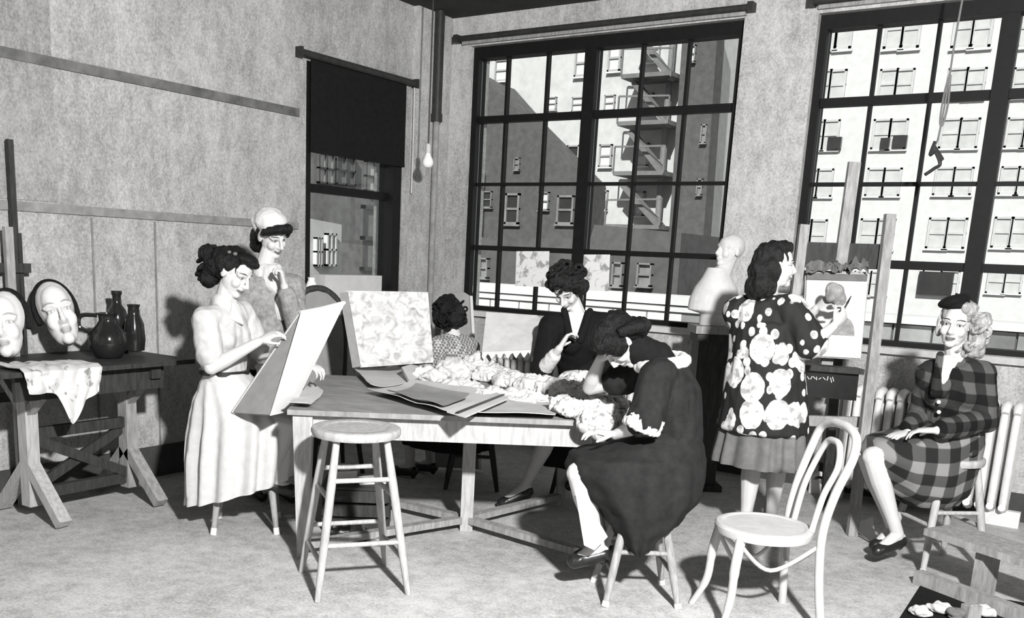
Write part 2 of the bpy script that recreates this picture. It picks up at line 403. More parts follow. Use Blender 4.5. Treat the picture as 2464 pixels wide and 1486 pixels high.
tag(build('trim_5', MB().span((0, RYB, 1.69), (.006, at(130, 300, X=0).y, HC)), plaster('stained_plaster', .27)), 'darker stained strip of wall plaster above the lower rail', 'trim', kind='structure')
tag(build('trim_4', MB().span((0, -.46, 0), (.05, 0, HC)), WALLB), 'shallow plaster pilaster in the room corner', 'trim', kind='structure')
pp = thing('corner_pipe', (.095, -.24, 0), 'grey painted riser pipe standing in the room corner', 'pipe')
build('pipe', MB().tube([(.095, -.24, 0), (.095, -.24, 2.62)], .026, 14), M('painted_pipe', .26, .6, 10, .3), pp)
build('iron_pipe', MB().tube([(.095, -.24, 2.62), (.095, -.24, HC)], .04, 14), ROD, pp)
for z in (.15, 2.6): build('pipe_collar', MB().lathe([(.027, -.03), (.048, -.03), (.048, .03), (.027, .03)], (.095, -.24, z), 14), ROD, pp)

def steel_window(name, x0, x1, z0, z1, mull, cols, rows, label, thick):
    t = thing(name, ((x0+x1)/2, .12, z0), label, 'window'); t['kind'] = 'structure'
    yc = .12; fr = .05; mb = MB()
    mb.span((x0, yc-.06, z0), (x0+fr, yc+.06, z1)); mb.span((x1-fr, yc-.06, z0), (x1, yc+.06, z1))
    mb.span((x0+fr, yc-.06, z1-.09), (x1-fr, yc+.06, z1)); mb.span((x0+fr, yc-.06, z0), (x1-fr, yc+.06, z0+.035))
    build('frame', mb, FRAME, t, 30)
    xs = [x0+fr]
    for mx in mull: build('mullion', MB().span((mx-.05, yc-.055, z0+.035), (mx+.05, yc+.055, z1-.09)), FRAME, t, 30); xs += [mx]
    xs.append(x1-fr); zs = [z0+.035]+rows+[z1-.09]
    for a in range(len(xs)-1):
        l = xs[a]+(.05 if a > 0 else 0); r = xs[a+1]-(.05 if a < len(xs)-2 else 0)
        for i, z in enumerate(rows): build('transom_bar', MB().span((l, yc-.03, z-thick[i]), (r, yc+.03, z+thick[i])), FRAME, t, 30)
        cs = cols[a]
        edges = [l]+cs+[r]
        for c in cs: build('muntin', MB().span((c-.011, yc-.022, z0+.035), (c+.011, yc+.022, z1-.09)), FRAME, t, 30)
        for i in range(len(edges)-1):
            for j in range(len(zs)-1):
                build('pane', MB().span((edges[i]+.002, yc-.002, zs[j]), (edges[i+1]-.002, yc+.002, zs[j+1])), GLASS, t, 30)
    mb = MB().span((x0-.03, -.05, z0-.045), (x1+.03, .06, z0-.002))
    build('window_sill', mb, WHITEP if name == 'window_2' else M('stone_sill_'+name, .45, .7, 9, .2), t, 30)
    return t
r2 = [at(1131, 291, Y=.12).z, at(1125, 444, Y=.12).z, at(1120, 594, Y=.12).z]
mc = at(1418, 300, Y=.12).x
c2a = [at(1218, 290, Y=.12).x, at(1313, 285, Y=.12).x]; c2b = [at(1538, 268, Y=.12).x, at(1648, 262, Y=.12).x]
steel_window('window_2', *W2, [mc], [c2a, c2b], sorted(r2), 'large black steel-framed window with small panes behind the work table', [.02, .012, .028])
r3 = [at(1959, 250, Y=.12).z, at(1946, 444, Y=.12).z, at(2138, 636, Y=.12).z]
m3 = at(2405, 245, Y=.12).x
c3 = [at(2095, 250, Y=.12).x, at(2237, 246, Y=.12).x]
steel_window('window_3', *W3, [m3], [c3, [m3+.42, m3+.82]], sorted(r3), 'large black steel-framed window beside the easel with a dangling cord', [.028, .012, .028])
# left window: sash with roller blind
t = thing('window_1', (-.12, (W1[0]+W1[1])/2, W1[2]), 'tall black sash window half covered by a black blind', 'window'); t['kind'] = 'structure'
y0, y1, z0, z1 = W1; xc = -.10
mb = MB(); mb.span((xc-.06, y0, z0), (xc+.09, y0+.06, z1)); mb.span((xc-.06, y1-.10, z0), (xc+.09, y1, z1)); mb.span((xc-.06, y0+.06, z1-.06), (xc+.09, y1-.10, z1)); mb.span((xc-.06, y0+.06, z0), (xc+.09, y1-.10, z0+.06))
build('frame', mb, FRAME, t, 30)
zm = at(840, 463, X=xc).z
build('meeting_rail', MB().span((xc-.03, y0+.06, zm-.03), (xc+.03, y1-.10, zm+.03)), FRAME, t, 30)
for a, b in ((z0+.06, zm-.03), (zm+.03, z1-.06)): build('pane', MB().span((xc-.003, y0+.06, a), (xc+.003, y1-.10, b)), GLASS, t, 30)
build('window_sill', MB().span((-.29, y0-.04, z0-.05), (.07, y1+.03, z0-.002)), WHITEP, t, 30)
sh = thing('roller_blind', (.04, -1.1, 2.19), 'black roller blind pulled halfway down over the sash window', 'blind')
build('blind_cloth', MB().span((.012, y0+.03, 2.195), (.018, y1+.0, 2.82)), SHADE, sh, 30)
build('roller', MB().tube([(.03, -1.74, 2.835), (.03, -.47, 2.835)], .026, 12), ROD, sh)
build('bottom_slat', MB().span((.01, y0+.03, 2.18), (.022, y1, 2.2)), SHADE, sh, 30)
for yy in (-1.76, -.45): build('bracket', MB().span((0, yy-.012, 2.8), (.06, yy+.012, 2.87)), ROD, sh, 30)
build('pull_cord', MB().tube([(.05, y1+.06, 2.8), (.05, y1+.065, 2.3), (.05, y1+.06, 1.98)], .006, 6), WHITEP, sh)
for nm, xa, xb, zz, lb in (('curtain_rail', .13, 2.61, 3.245, 'dark rail fixed above the big steel window'), ('curtain_rail', 3.02, 5.5, 3.235, 'dark rail fixed above the window by the easel')):
    cr = thing(nm, ((xa+xb)/2, -.03, zz), lb, 'rail')
    build('rail_bar', MB().tube([(xa, -.045, zz), (xb, -.045, zz)], .022, 10), ROD, cr)
    build('batten', MB().span((xa+.04, -.03, zz-.045), (xb-.04, 0, zz+.0)), WOODM, cr, 30)
    for xx in (xa, xb): build('finial', MB().span((xx-.02, -.075, zz-.03), (xx+.02, 0, zz+.03)), ROD, cr, 30)
# ------------------------------------------------------------------ outside
def facade(name, Y, pts, dep, mat, label, wins, frame=EXTW, glass=None, sash=.12):
    """building whose street front lies in plane y=Y; pts: outline pixels; wins: (px0,py0,px1,py1,dark)"""
    P = [at(x, y, Y=Y) for x, y in pts]; mb = MB(); n = len(P)
    for (x, y), p in zip(pts, P):
        if y >= 700: p.z = -9
    mb.add([p for p in P]+[p+V((0, dep, 0)) for p in P], [tuple(range(n)), tuple(range(2*n-1, n-1, -1))]+[(i, n+i, n+(i+1) % n, (i+1) % n) for i in range(n)])
    cx = sum(p.x for p in P)/n; zmin = min(p.z for p in P)
    t = thing(name, (cx, Y, zmin), label, 'building')
    build('facade_wall', mb, mat, t, 30)
    for px0, py0, px1, py1, dk in wins:
        a = at(px0, py0, Y=Y); b = at(px1, py1, Y=Y); xa, xb = sorted((a.x, b.x)); za, zb = sorted((a.z, b.z)); s_ = sash*(zb-za)*.6
        wn = build('window', MB().span((xa, Y-.12, za), (xa+s_, Y, zb)).span((xb-s_, Y-.12, za), (xb, Y, zb)).span((xa, Y-.12, zb-s_), (xb, Y, zb)).span((xa, Y-.12, za), (xb, Y, za+s_)).span((xa, Y-.1, (za+zb)/2-s_/2), (xb, Y, (za+zb)/2+s_/2)), frame, t, 30)
        build('pane', MB().span((xa+s_, Y-.05, za+s_), (xb-s_, Y, zb-s_)), {0: frame, 1: EXTG, 2: EXTS, 3: EXTM}[dk] if glass is None else glass, wn, 30)
        build('window_ledge', MB().span((xa-.08*(xb-xa), Y-.14, za-.06*(zb-za)), (xb+.08*(xb-xa), Y, za)), EXTS if mat is not EXTD else EXTM, wn, 30)
    return t
wins = []
cols = ((1998, 36), (2157, 40), (2325, 44)); rows = ((72, 92), (205, 72), (325, 72), (440, 68), (565, 76), (683, 60))
for r, (cy, hh) in enumerate(rows):
    for c, (cx, hw) in enumerate(cols):
        cxx = cx-(cy-205)*.13
        for k in (-1, 1):
            wins.append((cxx+(k-1)*hw/2*.98+2, cy-hh/2-c*2, cxx+(k+1)*hw/2*.98-2, cy+hh/2-c*2, 0))
    for cx in (2480, 2640, 2800): 
        cxx = cx-(cy-205)*.13
        for k in (-1, 1): wins.append((cxx+(k-1)*20+2, cy-hh/2-6, cxx+(k+1)*20-2, cy+hh/2-6, 0))
f3 = facade('apartment_block', 42, [(1640, 800), (1700, -260), (3300, -260), (3300, 800)], 12, EXTL, 'tall sunlit apartment block outside the window by the easel', wins, frame=M('far_window_pale', .47, .8, 2, .12))
for a in ((1993, 330, 2022, 358), (2120, 332, 2138, 358), (2150, 326, 2180, 354)):
    p = at(a[0], a[1], Y=41.8); q = at(a[2], a[3], Y=41.8); build('open_sash', MB().span((p.x, 41.75, p.z), (q.x, 41.95, q.z)), EXTG, f3, 30)
p = at(2213, 652, Y=41.8); q = at(2288, 712, Y=41.8); build('open_sash', MB().span((p.x, 41.75, p.z), (q.x, 41.95, q.z)), EXTG, f3, 30)
wins = [(1195, 145, 1226, 195, 2), (1388, 120, 1418, 184, 2), (1468, 108, 1494, 172, 2), (1558, 88, 1588, 150, 2), (1380, 235, 1410, 268, 2), (1458, 230, 1480, 266, 2), (1546, 226, 1572, 264, 2), (1306, 350, 1328, 386, 2), (1368, 350, 1394, 406, 1), (1446, 348, 1472, 402, 2), (1534, 345, 1560, 400, 2), (1444, 458, 1462, 506, 2), (1530, 460, 1550, 520, 2), (1320, 235, 1340, 265, 2), (1140, 252, 1160, 290, 2), (1196, 250, 1224, 290, 2)]
f2 = facade('brick_tenement', 26, [(900, 700), (940, -200), (1665, -200), (1625, 700)], 8, EXTL2, 'sunlit brick tenement with fire escape outside the big window', wins)
Yf = 25.2
for k, (xa, xb, yy) in enumerate(((1510, 1628, 190), (1500, 1620, 302), (1490, 1610, 420), (1470, 1600, 545))):
    p = at(xa, yy, Y=Yf); q = at(xb, yy, Y=Yf)
    build('fire_escape_landing', MB().span((p.x, Yf-.5, p.z-.07), (q.x, 26, p.z+.07)), IRON, f2, 30)
    build('fire_escape_rail', MB().bar(p+V((0, -.5, .9)), q+V((0, -.5, .9)), .06, .06).bar(p+V((0, -.5, 0)), p+V((0, -.5, .9)), .05, .05).bar(q+V((0, -.5, 0)), q+V((0, -.5, .9)), .05, .05), IRON, f2, 30)
    a = at(xa+30, yy-102, Y=Yf); b = at(xb-10, yy, Y=Yf); build('fire_escape_stair', MB().bar(a, b, .5, .16), IRON, f2, 30)
p = at(1640, -150, Y=25.6); q = at(1628, 640, Y=25.6); build('drain_pipe', MB().tube([p, (p.x, p.y, q.z)], .12, 8), EXTM, f2)
facade('tenement_shadow_gable', 24.2, [(1080, 720), (1105, 160), (1152, 186), (1180, 196), (1262, 290), (1405, 436), (1412, 720)], 1.7, EXTD, 'dark gabled block added as the diagonal shadow across the brick tenement', [(1300, 462, 1322, 506, 2), (1155, 460, 1185, 500, 1), (1220, 465, 1250, 540, 1), (1345, 470, 1380, 540, 1), (1240, 380, 1252, 410, 3)], frame=EXTM)  # added block: its dark colour and sloped outline stand for a shadow on the tenement
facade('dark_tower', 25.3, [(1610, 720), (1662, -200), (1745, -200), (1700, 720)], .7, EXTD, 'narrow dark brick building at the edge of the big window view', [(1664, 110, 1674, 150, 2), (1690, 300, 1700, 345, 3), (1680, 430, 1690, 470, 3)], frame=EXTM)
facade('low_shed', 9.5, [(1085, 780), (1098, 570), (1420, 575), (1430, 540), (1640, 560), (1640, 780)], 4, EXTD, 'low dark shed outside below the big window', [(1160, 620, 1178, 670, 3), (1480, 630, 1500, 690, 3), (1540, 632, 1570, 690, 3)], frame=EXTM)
zp = at(1300, 690, Y=4).z; xa, xb = at(1050, 690, Y=4).x, at(1690, 720, Y=4).x
pt = thing('parapet', ((xa+xb)/2, 4.2, -9), 'white stone parapet just outside the big window', 'parapet')
build('coping', MB().span((xa, 3.95, zp-.11), (xb, 4.4, zp)), EXTS, pt, 30)
build('coping', MB().span((xa, 3.98, zp-.19), (xb, 4.36, zp-.125)), EXTL, pt, 30)
build('wall', MB().span((xa, 4.02, -9), (xb, 4.33, zp-.11)), EXTM, pt, 30)
bw = .46; nbx = int((xb-xa)/bw)
for r in range(3):
    for k in range(nbx):
        x = xa+k*bw+(.23 if r % 2 else 0)
        build('stone_block', MB().span((x+.012, 4.0, zp-.40-r*.19), (x+bw-.012, 4.03, zp-.215-r*.19)), EXTL if (k*7+r*3) % 4 else EXTS, pt, 30)
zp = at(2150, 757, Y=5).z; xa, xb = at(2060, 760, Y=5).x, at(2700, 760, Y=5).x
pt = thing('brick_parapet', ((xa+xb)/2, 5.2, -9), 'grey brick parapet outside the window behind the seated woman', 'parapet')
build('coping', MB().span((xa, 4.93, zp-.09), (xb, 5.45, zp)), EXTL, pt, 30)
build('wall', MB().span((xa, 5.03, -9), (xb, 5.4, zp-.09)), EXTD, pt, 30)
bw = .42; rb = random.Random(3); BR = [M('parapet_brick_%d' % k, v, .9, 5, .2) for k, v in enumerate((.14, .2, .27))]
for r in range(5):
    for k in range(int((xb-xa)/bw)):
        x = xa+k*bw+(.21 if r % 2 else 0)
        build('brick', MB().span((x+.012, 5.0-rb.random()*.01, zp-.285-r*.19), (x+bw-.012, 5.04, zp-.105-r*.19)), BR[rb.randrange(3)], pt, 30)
# seen through the sash window: buildings facing +x
def side_building(name, X, pts, mat, label, wins, frame=EXTD):
    P = [at(x, y, X=X) for x, y in pts]; n = len(P); mb = MB()
    for (x, y), p in zip(pts, P):
        if y >= 700: p.z = -9
    mb.add([p for p in P]+[p+V((-5, 0, 0)) for p in P], [tuple(range(n)), tuple(range(2*n-1, n-1, -1))]+[(i, n+i, n+(i+1) % n, (i+1) % n) for i in range(n)])
    t = thing(name, (X, sum(p.y for p in P)/n, min(p.z for p in P)), label, 'building'); build('facade_wall', mb, mat, t, 30)
    for a, b, c, d, mt in wins:
        p = at(a, b, X=X); q = at(c, d, X=X); ya, yb = sorted((p.y, q.y)); za, zb = sorted((p.z, q.z)); s_ = .06*(zb-za)
        wn = build('window', MB().span((X, ya, za), (X+.1, ya+s_, zb)).span((X, yb-s_, za), (X+.1, yb, zb)).span((X, ya, zb-s_), (X+.1, yb, zb)).span((X, ya, za), (X+.1, yb, za+s_)).span((X, (ya+yb)/2-s_/2, za), (X+.1, (ya+yb)/2+s_/2, zb)).span((X, ya, (za+zb)/2-s_/2), (X+.1, yb, (za+zb)/2+s_/2)), frame, t, 30)
        build('pane', MB().span((X, ya+s_, za+s_), (X+.04, yb-s_, zb-s_)), mt, wn, 30)
side_building('grey_loft_building', -14, [(640, 800), (640, -100), (1010, -100), (1010, 800)], EXTM, 'grey loft building seen through the sash window', [(868, 492, 940, 652, M('dusty_glass', .22, .5, 2, .3)), (762, 365, 800, 445, EXTS), (806, 372, 850, 448, EXTM), (876, 385, 920, 465, EXTS), (860, 300, 930, 360, EXTG)])
side_building('white_annex', -9, [(640, 780), (640, 505), (822, 540), (822, 780)], EXTS, 'low white annex building seen through the sash window', [(754, 570, 768, 640, EXTL), (780, 560, 802, 640, EXTL)], EXTL)
tag(build('street_ground', MB().span((-60, -2, -9.2), (70, 90, -9)), EXTM), 'grey street far below the windows', 'street', kind='structure')

# ================================================================== FURNITURE
def arc(fn, n): return [fn(i/n) for i in range(n+1)]
def bez(p, n=6):                      # catmull-rom through points
    p = [V(q) for q in p]; out = []
    for i in range(len(p)-1):
        a = p[max(i-1, 0)]; b = p[i]; c = p[i+1]; d = p[min(i+2, len(p)-1)]
        for k in range(n):
            t = k/n; out.append(.5*((2*b)+(c-a)*t+(2*a-5*b+4*c-d)*t*t+(3*b-a-3*c+d)*t**3))
    return out+[p[-1]]
TA = V((1.88, -3.68, 0)); TE = V((.8, .6, 0)); TN = V((-.6, .8, 0)); TL, TD, TZ = 1.58, 1.34, .75
def tp(s, t_, z=TZ): return TA+TE*s+TN*t_+UP*z
# ---- big work table
t = thing('work_table', tp(TL/2, TD/2, 0), 'large wooden work table strewn with papers and white cloth', 'table')
nb = 5
for i in range(nb):
    a = TD*i/nb; build('top_plank', MB().box(tp(TL/2, a+TD/nb/2, TZ-.0125), (TL, TD/nb-.003, .025), (TE, TN, UP)), WOODT, t, 30)
for c, d in ((tp(TL/2, .07, TZ-.085), (TL-.16, .025, .11)), (tp(TL/2, TD-.07, TZ-.085), (TL-.16, .025, .11))): build('apron', MB().box(c, d, (TE, TN, UP)), WOODL, t, 30)
for s_ in (.07, TL-.07): build('apron', MB().box(tp(s_, TD/2, TZ-.085), (.025, TD-.16, .11), (TE, TN, UP)), WOODL, t, 30)
for s_, n_ in ((.07, .07), (TL-.07, .07), (.07, TD-.07), (TL-.07, TD-.07)):
    build('leg', MB().bar(tp(s_, n_, TZ-.03), tp(s_, n_, 0), .095, .095, up=TE, w2=.05, h2=.05), WOODL, t, 30)
pc = tp(.90, .66, 0)
build('centre_post', MB().bar(pc, pc+UP*(TZ-.03), .085, .07, up=TE), WOODL, t, 30)
build('bearer', MB().bar(tp(.05, .66, TZ-.05), tp(TL-.05, .66, TZ-.05), .06, .045), WOODM, t, 30)
for s_, n_ in ((.09, .09), (TL-.09, .09), (.09, TD-.09), (TL-.09, TD-.09)):
    q = tp(s_, n_, .06); build('stretcher', MB().bar(V((pc.x, pc.y, .06)).lerp(q, .05), q, .055, .035), WOODM, t, 30)
# ---- stools
def stool(name, c, az, h, rs, rf, label, rungs, mat, tips=False, seat_mat=None, lr=.019):
    c = V((c[0], c[1], 0)); X = dirv(az); Y = UP.cross(X); t = thing(name, c, label, 'stool', 'wooden stools')
    build('seat', MB().lathe([(rs*.80, h-.045), (rs*.97, h-.038), (rs, h-.024), (rs, h-.012), (rs*.985, h-.003), (rs*.95, h), (rs*.70, h-.002), (rs*.68, h-.0045), (rs*.4, h-.004), (.01, h-.004)], c, 32), seat_mat or mat, t, 30)
    P = []
    for i, j in ((1, 1), (1, -1), (-1, -1), (-1, 1)):
        top = c+X*(i*rs*.55)+Y*(j*rs*.55)+UP*(h-.03); bot = c+X*(i*rf)+Y*(j*rf); P.append((top, bot))
        lg = build('leg', MB().tube([top, top.lerp(bot, .3), top.lerp(bot, .7), bot], [lr*.8, lr*1.05, lr, lr*.72], 10), mat, t, 50)
        if tips: build('rubber_tip', MB().tube([bot+(top-bot)*.06, bot], [lr*.85, lr*.95], 10), RUBBER, lg)
    for k in range(4):
        for z in (rungs[0] if k % 2 == 0 else rungs[1]):
            a = P[k]; b = P[(k+1) % 4]; f = 1-z/(h-.03)
            build('rung', MB().tube([a[0].lerp(a[1], f), b[0].lerp(b[1], f)], .0115, 8), mat, t, 50)
    return t
stool('tall_stool', (2.335, -3.70), 20, .735, .20, .205, 'empty tall wooden stool with round seat before the work table', ([.16, .44], [.24, .52]), WOODL)
stool('drawing_stool', (1.29, -3.40), 10, .655, .17, .165, 'dark wooden stool with white tips under the girl in the cream dress', ([.2], [.26]), WOODM, True)
stool('reading_stool', (3.40, -2.95), 2, .44, .155, .165, 'wooden stool with white leg tips under the woman in the charcoal dress', ([.15], [.24]), WOODM, True)
stool('model_stool', (4.42, -1.42), 8, .60, .17, .175, 'light wooden stool under the smiling woman in plaid', ([.25], [.32]), WOODL, True)
stool('far_stool', (2.42, -1.55), 25, .62, .17, .18, 'dark wooden stool under the woman in black behind the table', ([.2], [.28]), WOODD)
stool('window_stool', (1.62, -1.72), 0, .46, .17, .17, 'dark low stool under the woman in the checked blouse', ([.15], [.22]), WOODD)
# ---- bentwood chair
c = V((3.93, -2.86, 0)); fw = dirv(187); lf = UP.cross(fw); hs = .43; R_ = .205
t = thing('bentwood_chair', c, 'bleached bentwood chair with looped back standing empty on the floor', 'chair')
build('seat', MB().lathe([(R_*.82, hs-.045), (R_*.98, hs-.042), (R_, hs-.03), (R_, hs-.012), (R_*.97, hs-.002), (R_*.9, hs+.002), (R_*.84, hs-.001), (R_*.82, hs-.004), (R_*.5, hs-.006), (.01, hs-.006)], c, 40), CHAIRW, t, 30)
def cp(f, l, z): return c+fw*f+lf*l+UP*z
for s_ in (-1, 1):
    build('front_leg', MB().tube(bez([cp(.145, s_*.115, hs-.03), cp(.165, s_*.13, .27), cp(.175, s_*.14, .13), cp(.22, s_*.175, 0)]), [.021]*8+[.018]*6+[.015]*5, 10), CHAIRW, t, 50)
hoop = [cp(-.22, -.19, 0), cp(-.195, -.165, .22), cp(-.185, -.16, .43), cp(-.215, -.165, .60), cp(-.265, -.175, .75), cp(-.285, -.15, .835), cp(-.29, -.07, .868), cp(-.29, 0, .872), cp(-.29, .07, .868), cp(-.285, .15, .835), cp(-.265, .175, .75), cp(-.215, .165, .60), cp(-.185, .16, .43), cp(-.195, .165, .22), cp(-.22, .19, 0)]
build('back_hoop', MB().tube(bez(hoop), .0185, 12), CHAIRW, t, 60)
inner = [cp(-.175, -.085, hs-.01), cp(-.205, -.09, .58), cp(-.25, -.095, .70), cp(-.268, -.055, .785), cp(-.27, 0, .80), cp(-.268, .055, .785), cp(-.25, .095, .70), cp(-.205, .09, .58), cp(-.175, .085, hs-.01)]
build('inner_hoop', MB().tube(bez(inner), .014, 10), CHAIRW, t, 60)
legs4 = [cp(.16, .125, .3), cp(.16, -.125, .3), cp(-.185, -.155, .3), cp(-.185, .155, .3)]
for k in range(4):
    a = legs4[k]; b = legs4[(k+1) % 4]; mid = (a+b)/2; mid = mid.lerp(c+UP*mid.z, .32)-UP*.05
    build('brace', MB().tube(bez([a+UP*.08, mid+UP*.0, b+UP*.08], 8), .0095, 8), CHAIRW, t, 60)
# ---- drafting table by the left wall
t = thing('drafting_table', (.36, -3.75, 0), 'dark topped drafting table on trestles by the left wall', 'table')
ZD = .85
build('table_top', MB().span((.03, -4.42, ZD-.025), (.72, -3.27, ZD)), WOODD, t, 30)
build('apron', MB().span((.60, -4.30, ZD-.16), (.63, -3.42, ZD-.025)), WOODD, t, 30)
build('bearer', MB().span((.1, -3.52, ZD-.10), (.66, -3.46, ZD-.025)), WOODD, t, 30)
build('bearer', MB().span((.1, -4.13, ZD-.10), (.66, -4.07, ZD-.025)), WOODD, t, 30)
for yy in (-4.10, -3.49):
    build('trestle_post', MB().span((.34, yy-.035, .08), (.42, yy+.035, ZD-.1)), WOODL if yy < -4 else WOODM, t, 30)
    for sx in (-1, 1):
        build('splayed_foot', MB().bar((.38+sx*.02, yy, .30), (.38+sx*.29, yy, .03), .055, .07, up=V((0, 1, 0))), WOODL if yy < -4 else WOODM, t, 30)
    for sx in (-1, 1): build('strut', MB().bar((.38, yy, ZD-.28), (.38+sx*.22, yy, ZD-.09), .04, .05, up=V((0, 1, 0))), WOODM, t, 30)
build('cross_rail', MB().bar((.38, -4.1, .47), (.38, -3.49, .47), .04, .06), WOODD, t, 30)
build('cross_rail', MB().bar((.38, -4.1, .14), (.38, -3.49, .14), .045, .06), WOODD, t, 30)
for a, b in (((.37, -4.08, .17), (.37, -3.51, .44)), ((.395, -4.08, .44), (.395, -3.51, .17))): build('cross_brace', MB().bar(a, b, .025, .055), WOODD, t, 30)
# ---- pedestal and bust stand
wB = depth(2.85, -.62)
pb = V((2.86, -.58, 0))-RH*.10
t = thing('pedestal', pb, 'dark square pedestal carrying the white bust', 'pedestal')
ax = (dirv(0), dirv(90), UP)
build('shaft', MB().box(pb+UP*.53, (.20, .20, .98), ax), WOODD, t, 30)
build('cap', MB().box(pb+UP*1.09, (.27, .27, .05), ax), WOODM, t, 30)
build('cap', MB().box(pb+UP*1.04, (.23, .23, .06), ax), WOODD, t, 30)
build('foot', MB().box(pb+UP*.02, (.28, .28, .04), ax), WOODD, t, 30)
# ---- radiators
def radiator(name, x0, n, h, label):
    t = thing(name, (x0+n*.033, -.2, 0), label, 'radiator', 'radiators under the windows')
    for i in range(n):
        x = x0+i*.066; mb = MB()
        for yy in (-.27, -.20, -.13): mb.tube([(x, yy, .11), (x, yy, .16), (x, yy, h-.09), (x, yy, h-.03)], [.02, .024, .024, .02], 8)
        mb.tube([(x, -.30, h-.05), (x, -.28, h-.02), (x, -.20, h-.005), (x, -.12, h-.02), (x, -.10, h-.05)], [.022, .028, .03, .028, .022], 8)
        mb.tube([(x, -.30, .13), (x, -.20, .10), (x, -.10, .13)], [.022, .03, .022], 8)
        build('section', mb, SILVER, t, 50)
        if i in (0, n-1): build('foot', MB().bar((x, -.20, .1), (x, -.20, 0), .05, .2, up=V((1, 0, 0))), SILVER, t, 30)
    build('pipe', MB().tube([(x0, -.2, .14), (x0-.09, -.2, .14), (x0-.11, -.2, .1), (x0-.11, -.2, 0)], .018, 8), SILVER, t)
radiator('steam_radiator', .80, 22, .74, 'silver column radiator under the big window behind the table')
radiator('steam_radiator', 3.55, 17, .76, 'silver column radiator under the window behind the plaid-suited woman')
# ---- easel with canvas
wE = 5.48
t = thing('studio_easel', V((jp(2020, 900, wE).x, jp(2020, 900, wE).y, 0)), 'wooden studio easel with tall mast and canvas before the window', 'easel')
def fl(p): return V((p.x, p.y, 0))
lp0, lp1 = jp(1935, 540, wE), jp(1900, 720, wE); rp0, rp1 = jp(2142, 515, wE), jp(2085, 870, wE)
def ext(a, b, z): k = (z-a.z)/(b.z-a.z); return a+(b-a)*k
build('side_post', MB().bar(lp0, V((lp1.x-.02, lp1.y, 0))+FH*(-.12), .05, .035, up=FH), WOODM, t, 30)
build('side_post', MB().bar(rp0, V((rp1.x, rp1.y, 0))+FH*(-.12), .055, .04, up=FH), WOODM, t, 30)
build('mast', MB().bar(jp(2056, 390, wE+.06), jp(1985, 900, wE+.03), .065, .03, up=FH), WOODM, t, 30)
build('rear_leg', MB().bar(jp(2040, 600, wE+.08), fl(jp(2050, 700, wE+.55))+UP*.01, .05, .03, up=FH), WOODD, t, 30)
build('cross_bar', MB().bar(jp(1925, 612, wE+.05), jp(2130, 618, wE+.05), .03, .14, up=UP), WOODD, t, 30)
build('cross_bar', MB().bar(jp(1905, 1010, wE+.02), jp(2075, 1015, wE+.02), .03, .06, up=UP), WOODM, t, 30)
ta, tb = jp(1915, 880, wE-.06), jp(2070, 892, wE-.06)
build('canvas_tray', MB().bar(ta, tb, .12, .03), WOODD, t, 30)
pb_ = build('paint_box', MB().slab([jp(1925, 888, wE-.05), jp(2062, 898, wE-.05), jp(2055, 962, wE-.05), jp(1920, 950, wE-.05)], .06), LEATHER, t, 30)
# chalk scribble on the box front (illegible in the photograph): short raised strokes
mb = MB()
for k, (x, y, x2, y2) in enumerate(((1942, 905, 1947, 912), (1950, 912, 1954, 905), (1956, 905, 1962, 911), (1965, 906, 1965, 914), (1970, 912, 1976, 908), (1980, 907, 1986, 913), (1990, 915, 1993, 905), (1998, 908, 2001, 920), (2003, 906, 2006, 917))):
    mb.bar(jp(x, y, wE-.083), jp(x2, y2, wE-.083), .004, .004)
build('chalk_mark', mb, PAPER, pb_, 30)
kv = thing('canvas', fl(jp(2010, 860, wE-.03))+UP*jp(2010, 860, wE-.03).z, 'half-painted canvas with dark jar standing on the easel', 'painting')
q = [jp(1938, 650, wE-.01), jp(2092, 655, wE-.01), jp(2072, 866, wE-.06), jp(1930, 858, wE-.06)]
build('stretcher', MB().slab([p+FH*.015 for p in q], .025), WOODM, kv, 30)
q2 = [a.lerp(sum(q, V())/4, .04) for a in q]
build('painted_field', MB().slab([p-FH*.004 for p in q2], .006), PAPER, kv, 30)
jar = [(2024+32*math.cos(a)*(.55 if math.sin(a) < -.8 else 1), 802+46*math.sin(a)) for a in [k*math.pi/12 for k in range(24)]]
build('painted_jar', MB().slab([jp(x, y, wE-.052) for x, y in jar], .003), GREYC, kv, 30)
build('painted_band', MB().slab([jp(x, y, wE-.03) for x, y in ((1942, 655), (2088, 660), (2086, 676), (1941, 672))], .004), GREYS, kv, 30)
cl = build('paint_rag', MB().grid(lambda u, v: jp(1940+u*150, 640-14*abs(noise.noise(V((u*7, v*3, 1))))*3+v*18, wE-.055-.02*math.sin(u*20)), 24, 6, .004), GREYS, None, 40, label='crumpled grey rag hung along the top of the canvas', cat='rag')
# ---- hanging bulb, cord
bp = jp(1029, 400, 7.55)
t = thing('hanging_bulb', bp, 'bare white light bulb hanging by the corner pipe', 'lamp')
build('bulb', MB().lathe([(.004, -.012), (.03, -.006), (.042, .015), (.043, .035), (.034, .06), (.02, .085), (.016, .10)], bp, 18), BULB, t, 60)
build('socket', MB().lathe([(.017, .095), (.02, .10), (.02, .15), (.012, .165)], bp, 12), WHITEP, t, 50)
build('flex', MB().tube([bp+UP*.16, V((bp.x, bp.y, HC))], .006, 6), ROD, t)
cpix = [(2310, 30), (2296, 110), (2286, 175), (2272, 260), (2258, 330), (2250, 350)]
wc = 5.75
P = [jp(x, y, wc) for x, y in cpix]; top = V((P[0].x+.02, P[0].y, HC))
t = thing('knotted_cord', P[-1], 'knotted pull cord dangling in front of the window', 'cord')
build('cord', MB().tube(bez([top]+P), .006, 6), IRON, t)
build('loop', MB().tube(bez([jp(x, y, wc) for x, y in ((2286, 175), (2272, 225), (2262, 290), (2268, 300), (2281, 250), (2287, 180))]), .006, 6), IRON, t)
